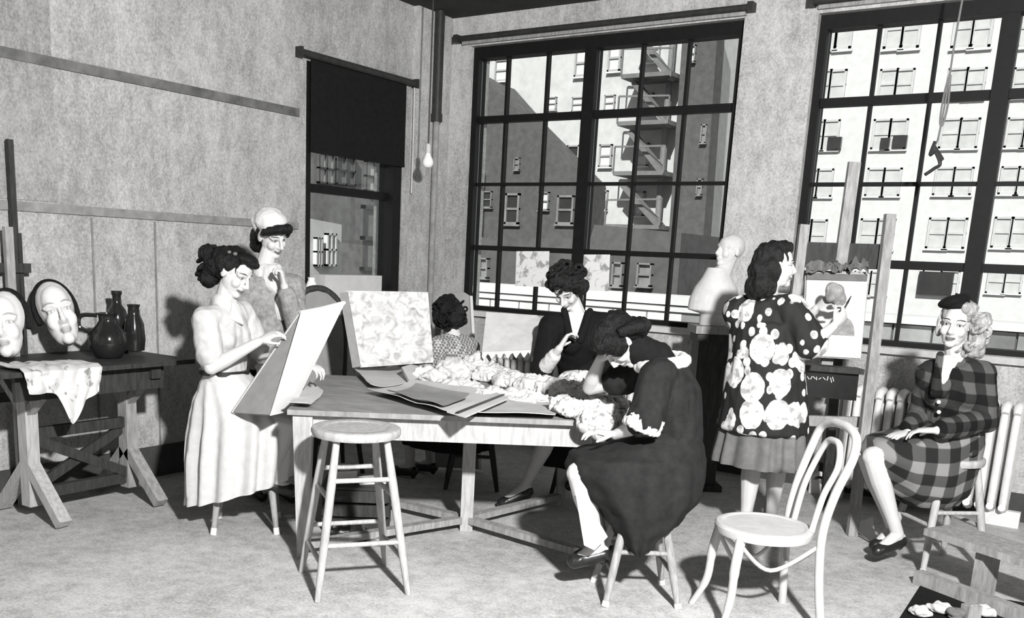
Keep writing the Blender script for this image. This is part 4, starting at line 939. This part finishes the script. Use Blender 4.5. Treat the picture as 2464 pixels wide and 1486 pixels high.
organic('blouse_front', MB().ball(nk+fo*.075-UP*.01, (.085, .06, .06), (RH, fo, UP)).ball(nk+fo*.095-UP*.06+RH*.01, (.07, .05, .06), (RH, fo, UP)).ball(chs+fo*.115+RH*.015+UP*.0, (.045, .04, .07), (RH, fo, UP)), CLOTHW, t, .007, 2, folds(.007, 16, 10, 9))
mb = MB().tube(bez([nk+fo*.03+RH*-.07+UP*.035, nk+fo*.075+UP*.02, nk+fo*.04+RH*.075+UP*.035, nk-fo*.05+UP*.045], 5), .022, 8); build('collar', mb, PAPER, t, 60)
skirt('skirt', J['pelvis'], dirv(-45), [(J['waist'].z, .11, .12), (J['pelvis'].z, .145, .145), (.7, .16, .17), (.40, .19, .20)], [.15, .19, .21, .24], BLACKC, t, 12, .04, 2)
hx, hy, hz = frame_of(J['hf'], J['hu'])
hair(t, J['head'], J['hf'], J['hu'], [((-.03, 0, .02), (.085, .078, .08)), ((-.09, 0, -.045), (.05, .07, .075)), ((-.09, 0, -.10), (.045, .06, .05)), ((.065, 0, .075), (.03, .055, .024)), ((.055, .04, .066), (.03, .035, .024)), ((.055, -.04, .066), (.03, .035, .024)), ((.065, .062, .045), (.02, .02, .035))], HAIRB, chains=[([(.02, -.088, .03), (.06, -.07, .062), (.092, -.035, .08), (.10, 0, .084), (.092, .035, .08), (.06, .07, .06), (.02, .09, .03)], [.016, .024, .028, .028, .028, .025, .018])])
mb = MB().ball(J['head']+hx*-.022+hz*.078, (.098, .090, .072), (hx, hy, hz), 20).ball(J['head']+hx*-.07+hz*.045, (.07, .086, .065), (hx, hy, hz), 20)
organic('cap', mb, CLOTHW, t, .007, 2, folds(.006, 14, 14, 5))
shoes(t, J)

# ---- 3. woman in checked blouse seated behind the table, seen from behind
J_ = pj(6.15)
J = dict(head=J_(1076, 760), hf=dirv(140, -22), hu=(UP-dirv(0)*.12), neck=J_(1092, 812), shR=J_(1128, 836, -.05+.12), shL=J_(1052, 836, -.12), chest=J_(1096, 858), waist=J_(1106, 905), pelvis=J_(1112, 962),
         elR=J_(1100, 890, .30), wrR=J_(1045, 868, .2), elL=J_(1036, 886, -.22), wrL=J_(978, 862, -.16), hipR=J_(1120, 970, .08), hipL=J_(1104, 970, -.08))
for s_, d in (('R', .1), ('L', -.1)):
    k_ = J['pelvis']+dirv(140)*.40+dirv(50)*d; J['kn'+s_] = V((k_.x, k_.y, .50)); a_ = k_-dirv(140)*.05; J['an'+s_] = V((a_.x, a_.y, .09)); J['toe'+s_] = V((a_.x, a_.y, .035))+dirv(140)*.13
J['handL'] = (J_(950, 850, -.12)-J['wrL'], -UP, 35, -1); J['handR'] = (dirv(170, -10), -UP, 30, 1)
t = body('person', J, 'woman in a checked blouse bending over the upright drawing, black hair')
mb = MB(); torso_shells(mb, J, .02); sleeve(mb, J, 'R', .02, 1.5); sleeve(mb, J, 'L', .02, 1.35)
organic('blouse', mb, CHECK, t, .009, 3, folds(.007, 10, 9, 7))
skirt('skirt', J['pelvis'], dirv(140), [(J['waist'].z, .11, .12), (J['pelvis'].z+.02, .15, .3), (J['pelvis'].z-.06, .16, .46), (.45, .17, .47), (.25, .17, .46)], [.14, .18, .21, .22, .22], BLACKC, t, 12, .03, 3)
hair(t, J['head'], J['hf'], J['hu'], CAPH+[((-.06, 0, -.03), (.065, .085, .07)), ((-.05, .03, .02), (.07, .07, .08)), ((.0, .06, .0), (.07, .04, .075)), ((.0, -.06, .0), (.07, .04, .075))], HAIRB, amp=.010, sc_=34)
curls(t, J['head'], J['hf'], J['hu'], HAIRB, 40, .016, ((-.03, 0, .01), (.105, .10, .105)), zmin=-.09, xmax=.02, seed=8)
shoes(t, J)

# ---- 4. woman in black leaning on the far side of the table
J_ = pj(5.80)
J = dict(head=J_(1366, 694, -.05), hf=dirv(-118, -42), hu=(UP+dirv(-118)*.7), neck=J_(1390, 758), shR=J_(1326, 785, -.02), shL=J_(1452, 780, .04), chest=J_(1392, 812, .03), waist=J_(1405, 900, .12), pelvis=J_(1412, 965, .2),
         elR=J_(1303, 895, -.14), wrR=J_(1346, 838, -.28), elL=J_(1455, 880, -.08), wrL=J_(1395, 895, -.22), hipR=J_(1390, 980, .2), hipL=J_(1440, 980, .2), knR=J_(1325, 1045, -.15), knL=J_(1400, 1055, -.15),
         anR=J_(1262, 1168, -.18), anL=J_(1390, 1180, -.05))
J['anR'].z = max(J['anR'].z, .09); J['toeR'] = V((J['anR'].x, J['anR'].y, .035))+dirv(188)*.13
J['anL'].z = .2; J['toeL'] = J['anL']+dirv(-120, -20)*.13
J['handR'] = (J_(1362, 812, -.26)-J['wrR'], dirv(0), 40, 1); J['handL'] = (dirv(190, -6), -UP, 30, 1)
t = body('person', J, 'woman in black jacket with curly dark hair bent over the far side of the table')
mb = MB(); torso_shells(mb, J, .022); sleeve(mb, J, 'R', .02, .98); sleeve(mb, J, 'L', .02, 1.85)
organic('jacket', mb, BLACKC, t, .009, 3, folds(.008, 9, 8, 4))
organic('shirt_sleeve', MB().cap(J['elR'], J['elR'].lerp(J['wrR'], .7), .048, .04), CLOTHW, t, .007, 2, folds(.004, 20, 20, 2))
fo = dirv(-105)
build('shirt_front', MB().slab([J['neck']+fo*.08+RH*-.045+UP*.02, J['neck']+fo*.08+RH*.05+UP*.02, J['chest']+fo*.14+RH*.0-UP*.02], .016), PAPER, t, 40)
mb = MB(); organic('lapel', MB().cap(J['neck']+fo*.05+RH*-.075+UP*.03, J['chest']+fo*.13+RH*-.03, .022, .03).cap(J['neck']+fo*.05+RH*.08+UP*.03, J['chest']+fo*.13+RH*.03, .022, .03), BLACKC, t, .008, 2)
skirt('skirt', J['pelvis'], dirv(-115), [(J['waist'].z, .12, .12), (J['pelvis'].z, .16, .30), (J['pelvis'].z-.07, .18, .42), (.42, .2, .42), (.26, .2, .40)], [.16, .2, .23, .25, .25], BLACKC, t, 12, .04, 6)
hair(t, J['head'], J['hf'], J['hu'], CAPH+[((.03, 0, .105), (.06, .075, .04)), ((.06, .04, .085), (.035, .04, .03)), ((.06, -.04, .085), (.035, .04, .03)), ((-.0, .08, .05), (.06, .03, .06)), ((-.0, -.08, .05), (.06, .03, .06)), ((-.08, 0, -.03), (.05, .08, .06)), ((-.03, .085, -.01), (.05, .025, .05))], HAIRD, amp=.014, sc_=26)
curls(t, J['head'], J['hf'], J['hu'], HAIRD, 70, .019, ((-.015, 0, .05), (.105, .10, .10)), zmin=-.03, xmax=.03, seed=4)
shoes(t, J)

# ---- 5. woman in charcoal dress seated at the right end
J_ = pj(4.20)
J = dict(head=J_(1494, 818), hf=dirv(184, -66), hu=(UP*.5+dirv(184)*.85), neck=J_(1584, 866), shL=J_(1584, 906, -.14), shR=J_(1572, 892, .15), chest=J_(1612, 950), waist=J_(1625, 1050), pelvis=J_(1606, 1120),
         elL=J_(1550, 1016, -.20), wrL=J_(1480, 1046, -.08), elR=J_(1420, 932, .30), wrR=J_(1446, 862, .16), hipL=J_(1600, 1130, -.09), hipR=J_(1600, 1125, .09), knL=J_(1392, 1138, -.10), knR=J_(1396, 1132, .13),
         anL=J_(1440, 1315, -.04), anR=J_(1452, 1305, .14), toeL=J_(1382, 1350, -.05), toeR=J_(1395, 1338, .12))
J['handL'] = (dirv(180, 8), -UP, 25, 1); J['handR'] = (J_(1482, 838, .10)-J['wrR'], dirv(20, -30), 40, 1)
t = body('person', J, 'woman in charcoal dress with white collar seated head bowed at the table end')
mb = MB(); torso_shells(mb, J, .022, k=1.05); sleeve(mb, J, 'R', .022, .55); sleeve(mb, J, 'L', .026, .95)
organic('dress_bodice', mb, DARKC, t, .009, 3, folds(.011, 11, 4, 8))
zz = lambda y: J_(1600, y).z
skirt('dress_skirt', J['pelvis'], dirv(182), [(zz(1030), .125, .14), (zz(1075), .155, .28), (zz(1098), .165, .445), (zz(1130), .165, .46), (zz(1180), .15, .39), (zz(1232), .075, .29), (zz(1285), -.045, .215), (zz(1308), -.10, .17)], [.15, .2, .235, .25, .25, .245, .235, .22], DARKC, t, 11, .03, 9, sharp=.9)
mb = MB(); nk = J['neck']
mb.tube(bez([nk+dirv(186)*.085-UP*.03, nk+dirv(-110)*.115-UP*.02, nk+dirv(-30)*.115+UP*.005, nk+dirv(40)*.12+UP*.01, nk+dirv(110)*.11-UP*.0, nk+dirv(186)*.085-UP*.03], 6), .026, 10)
organic('collar', mb, CLOTHW, t, .007, 2, folds(.006, 20, 20, 3))
cf = J['elL']
organic('neck_scarf', MB().cap(J['neck'].lerp(J['head'], .05), J['neck'].lerp(J['head'], .62), .078, .064), BLACKC, t, .008, 2, folds(.006, 18, 18, 2))
organic('cuff', MB().tube([cf.lerp(J['shL'], .16), cf.lerp(J['wrL'], .10)-UP*.02], [.076, .084], 16), CLOTHW, t, .007, 1, folds(.010, 30, 20, 4))
hair(t, J['head'], J['hf'], J['hu'], CAPH+[((.01, 0, .09), (.08, .08, .045)), ((-.075, 0, -.03), (.05, .08, .06)), ((.055, 0, .085), (.04, .06, .03)), ((.06, .04, .07), (.04, .045, .035)), ((.03, .075, .03), (.05, .03, .06))], HAIRB, chains=[([(-.02, .10, .05), (-.07, .09, .0), (-.10, .04, -.05), (-.10, -.04, -.05), (-.07, -.09, .0)], [.02, .03, .036, .034, .024])])
mb = MB().slab([J_(1383, 1175, -.20), J_(1398, 1180, -.20), J_(1462, 1290, -.18), J_(1430, 1322, -.17), J_(1405, 1310, -.17)], .012)
build('slip_hem', mb, PAPER, t, 30)
shoes(t, J)

# ---- 6. painter in flowered smock
J_ = pj(5.15)
J = dict(head=J_(1864, 640), hf=dirv(4, 2), hu=UP, neck=J_(1846, 716), shL=J_(1776, 750, .10), shR=J_(1902, 748, -.10), chest=J_(1842, 790), waist=J_(1840, 890), pelvis=J_(1838, 985),
         elR=J_(1950, 830, -.16), wrR=J_(2005, 785, -.20), elL=J_(1890, 815, .28), wrL=J_(1965, 742, .12), hipL=J_(1805, 1000, .06), hipR=J_(1875, 1000, -.06))
for s_, x, d in (('L', 1790, .05), ('R', 1850, .12)):
    b = J_(x, 1290, d); J['kn'+s_] = V((b.x, b.y, .46)); J['an'+s_] = V((b.x, b.y, .09)); J['toe'+s_] = V((b.x, b.y, .035))+dirv(35)*.13
J['handR'] = (J_(2036, 752, -.18)-J['wrR'], dirv(90, 40), 55, 1); J['handL'] = (J_(2000, 715, .06)-J['wrL'], dirv(0), 60, -1)
t = body('person', J, 'woman in black smock with big white flowers painting at the easel')
mb = MB(); torso_shells(mb, J, .03, low=False); sleeve(mb, J, 'R', .035, .95); sleeve(mb, J, 'L', .035, .98)
f_ = dirv(45)
def hring(c, a, b, n=28): return [c+f_*(a*math.cos(j*2*math.pi/n))+UP.cross(f_)*(b*math.sin(j*2*math.pi/n)) for j in range(n)]
pl_ = J['pelvis']; mb.loft([hring(J['chest']+UP*.03, .14, .185), hring(J['waist'], .175, .205), hring(pl_+UP*.02, .205, .225), hring(V((pl_.x, pl_.y, J_(1838, 1032).z)), .22, .245)])
organic('smock', mb, FLOWER, t, .009, 3, folds(.012, 10, 3, 2))
skirt('skirt', J['pelvis'], dirv(45), [(pl_.z, .16, .16), (J_(1838, 1035).z, .185, .185), (J_(1838, 1114).z, .205, .205)], [.2, .225, .245], GREYS, t, 15, .06, 4)
hair(t, J['head'], J['hf'], J['hu'], CAPH+[((-.07, 0, -.03), (.065, .09, .09)), ((-.085, 0, -.11), (.065, .095, .07)), ((-.07, -.05, -.10), (.07, .05, .07)), ((-.06, .05, -.10), (.07, .05, .07)), ((-.04, -.075, -.02), (.05, .025, .07)), ((.03, 0, .095), (.06, .06, .035)), ((.06, -.0, .088), (.03, .05, .022))], HAIRD, amp=.011, sc_=30)
shoes(t, J)
tipm = J['tipsR'][0][1]
t = thing('paint_brush', J_(2010, 770, -.18), 'thin paint brush held by the woman at the easel', 'brush')
a, b = J_(2000, 800, -.17), J_(2048, 712, -.10)
build('handle', MB().tube([a, a.lerp(b, .8)], [.005, .005], 8), WOODD, t); build('bristles', MB().tube([a.lerp(b, .8), b], [.006, .002], 8), HAIRB, t)
pr = J_(2005, 705, .02)
organic('paint_rag', MB().ball(pr, (.05, .035, .05)).ball(pr+RH*.03-UP*.03, (.035, .03, .045)), GREYC, None, .007, 2, lambda p_, n: .016*noise.noise(p_*22), label='dark crumpled rag held up by the woman painting', cat='rag')

# ---- 7. smiling woman in plaid
J_ = pj(4.90)
J = dict(head=J_(2302, 780), hf=dirv(-128, -4), hu=(UP+dirv(0)*.10), neck=J_(2300, 868), shR=J_(2240, 900, .06), shL=J_(2360, 902, -.06), chest=J_(2295, 942), waist=J_(2290, 1022), pelvis=J_(2290, 1078),
         elR=J_(2215, 1000, .12), wrR=J_(2185, 1040, -.06), elL=J_(2372, 1012, -.14), wrL=J_(2255, 1035, -.26), hipR=J_(2280, 1085, .08), hipL=J_(2300, 1090, -.06), knR=J_(2085, 1092, .04), knL=J_(2100, 1098, -.10),
         anR=J_(2150, 1272, .06), anL=J_(2160, 1285, -.08), toeR=J_(2106, 1312, .04), toeL=J_(2112, 1325, -.12))
J['handL'] = (J_(2190, 1035, -.2)-J['wrL'], -UP, 25, -1); J['handR'] = (dirv(200, -10), -UP, 30, -1)
t = body('person', J, 'smiling blonde woman in plaid suit seated by the radiator')
mb = MB(); torso_shells(mb, J, .022); sleeve(mb, J, 'R', .022, 1.8); sleeve(mb, J, 'L', .022, 1.86)
organic('jacket', mb, PLAIDJ, t, .009, 3, folds(.008, 10, 8, 6))
fo = dirv(-135)
build('shirt_front', MB().slab([J['neck']+fo*.075+RH*-.04+UP*.03, J['neck']+fo*.07+RH*.045+UP*.03, J['chest']+fo*.145+RH*-.03-UP*.02], .016), SKIN if False else CREAM, t, 40)
organic('lapel', MB().cap(J['neck']+fo*.04+RH*-.07+UP*.03, J['chest']+fo*.14+RH*-.045, .02, .026).cap(J['neck']+fo*.04+RH*.075+UP*.03, J['chest']+fo*.14+RH*-.01, .02, .026), PLAIDJ, t, .008, 2)
for k in range(3):
    p = J['chest'].lerp(J['waist'], .25+.3*k); build('button', MB().ball(p+fo*(.15-.01*k)+RH*-.02, .011), RUBBER, t)
zz = lambda y: J_(2290, y).z
skirt('skirt', J['pelvis'], dirv(184), [(zz(1018), .12, .13), (zz(1042), .14, .32), (zz(1062), .15, .45), (zz(1095), .145, .475), (zz(1130), .13, .42), (zz(1172), .10, .34), (zz(1208), .03, .25), (zz(1216), -.04, .18)], [.14, .18, .2, .21, .21, .2, .15, .07], PLAIDS, t, 9, .02, 5, sharp=.9)
hair(t, J['head'], J['hf'], J['hu'], CAPH+[((.03, .04, .085), (.05, .045, .035)), ((-.01, .085, .02), (.05, .03, .06)), ((-.02, .095, -.05), (.05, .035, .06)), ((-.03, .10, -.12), (.06, .05, .05)), ((-.0, .115, -.07), (.045, .035, .05)), ((.01, .105, .03), (.045, .035, .05)), ((-.06, .03, -.08), (.055, .08, .07)), ((-.01, -.075, -.02), (.045, .02, .06))], HAIRL, amp=.012, sc_=30)
curls(t, J['head'], J['hf'], J['hu'], HAIRL, 46, .019, ((-.02, .05, -.03), (.085, .09, .12)), zmin=-.15, xmax=.05, seed=6, ymin=.03)
hx, hy, hz = frame_of(J['hf'], J['hu'])
organic('beret', MB().ball(J['head']+hx*.0-hy*.035+hz*.115, (.10, .075, .028), frame_of(hx, hz-hy*.45), 20).ball(J['head']+hz*.10-hy*.02, (.085, .07, .03), (hx, hy, hz)), BLACKC, t, .007, 2, folds(.004, 14, 14, 5))
shoes(t, J)

# ---- plaster bust on the pedestal
mb = MB(); J_ = pj(depth(2.86, -.58)); hc = J_(1757, 604); hfv = dirv(205, 6)
am = head_shells(mb, hc, hfv, UP, .96)
nb_ = J_(1730, 675); zt = 1.115
mb.cap(nb_, hc-UP*.04, .062, .052); ch = V((nb_.x, nb_.y, 0))
lt = UP.cross(hfv).normalized(); fv = V((hfv.x, hfv.y, 0)).normalized()
mb.loft([[V((pb.x, pb.y, z))+RH*(rx*math.cos(j*math.pi/12))+FH*(ry*math.sin(j*math.pi/12)) for j in range(24)] for z, rx, ry in ((zt, .09, .09), (zt+.075, .085, .085), (zt+.10, .175, .11), (zt+.17, .17, .115), (zt+.25, .14, .10), (zt+.31, .10, .08), (zt+.38, .068, .062))])
bst = organic('plaster_bust', mb, PLASTER, None, .006, 3, label='white plaster bust of a head on the dark pedestal', cat='bust')

# ---- plaster masks, pots and scarf on the drafting table
def mask(c, f, u, s, label, rim, mat):
    X, Y, Z = frame_of(f, u); t = thing('plaster_mask', c-Z*.12*s, label, 'mask', 'plaster masks on the drafting table')
    mb = MB(); am = head_shells(mb, c, f, u, s, ears=False)
    # keep only the front of the head: squash everything behind the ears
    for i, p in enumerate(mb.v):
        q = p-c; x = q.dot(X)/s
        if x < 0: mb.v[i] = p-X*(x*s*.75)
        mb.v[i] = mb.v[i]+Z*(.22*(mb.v[i]-c).dot(Z))
    sm = skin_mat('painted_'+mat.name, .6, soft=.45)
    organic('face', mb, sm, t, .008, 3, None, lambda p: ((lambda r: (r[0], r[1], r[2]/1.22))(am(p))))
    hair_ = MB()
    hair_.tube([c+X*(-.03*s)+(Y*math.cos(a)*.078+Z*math.sin(a)*.125+Z*.02)*s for a in [math.radians(q) for q in range(-20, 201, 10)]], .015*s, 10)
    organic('painted_rim', hair_, rim, t, .009, 2)
    return t
cm = jp(140, 757, depth(.27, -3.82)); mask(cm, dirv(-62, 14), UP-RH*.30, 1.32, 'large white plaster mask of a face leaning by the wall', HAIRB, PLASTER)
cm2 = jp(18, 782, depth(.30, -4.15)); mask(cm2, dirv(-80, 8), UP-RH*.12, 1.25, 'grey plaster mask at the end of the table beside the easel', HAIRB, PLASTERG)
def turned(name, c, ax, prof, mat, label, cat, handle=None):
    t = thing(name, c, label, cat); build('body', MB().lathe(prof, c, 28, frame_of(ax[0], ax[1])), mat, t, 60)
    if handle: build('handle', MB().tube(bez([c+frame_of(*ax)[0]*h[0]+frame_of(*ax)[2]*h[1] for h in handle]), .012, 8), mat, t)
    return t
p0 = at(262, 856, z=ZD)
p0 = V((.40, p0.y+.0, ZD)) if False else at(262, 862, X=.42); p0.z = ZD
turned('black_jug', p0, (dirv(190), UP), [(.05, 0), (.075, .01), (.10, .06), (.105, .10), (.09, .15), (.06, .185), (.045, .21), (.05, .24), (.06, .25), (.05, .25), (.04, .21), (.05, .18)], GLAZE, 'shiny black jug on the drafting table next to the mask', 'jug', [(.095, .14), (.15, .17), (.14, .23), (.055, .235)])
p1 = at(325, 862, X=.36); p1.z = ZD+.02
turned('dark_vase', p1, (dirv(0), UP-RH*.32), [(.03, 0), (.055, .008), (.062, .07), (.055, .16), (.035, .21), (.03, .25), (.038, .27), (.028, .27), (.024, .22)], GLAZE, 'tall dark vase tilted behind the black jug', 'vase')
p2 = at(285, 850, X=.22); p2.z = ZD
turned('black_bottle', p2, (dirv(0), UP), [(.05, 0), (.06, .01), (.062, .2), (.05, .25), (.028, .28), (.024, .33), (.03, .34), (.03, .36), (.02, .36)], GLAZE, 'black bottle standing close to the wall behind the jug', 'bottle')
# scarf: lies on the top and hangs over the front edge
xe = .735
def scarf(u, v):
    ya = at(20, 870, X=xe).y; yb = at(238, 870, X=xe).y
    y = ya+(yb-ya)*(.12+.88*u); L = .42*v
    w_ = .02*noise.noise(V((u*5, v*4, 3)))+.012*math.sin(u*16+v*3)
    drop = .11+.14*math.exp(-((u-.58)/.13)**2)+.05*math.exp(-((u-.75)/.25)**2)
    if v < .45: return V((xe-.45*(.45-v)*1.3, y, ZD+.008+abs(w_)*.8))
    k = (v-.45)/.55; return V((xe+.012+abs(w_), y+(.05*k*(.62-u)), ZD+.005-k*drop))
tag(build('printed_scarf', MB().grid(scarf, 40, 30, .004), SCARF), 'white printed scarf draped over the edge of the drafting table', 'scarf')
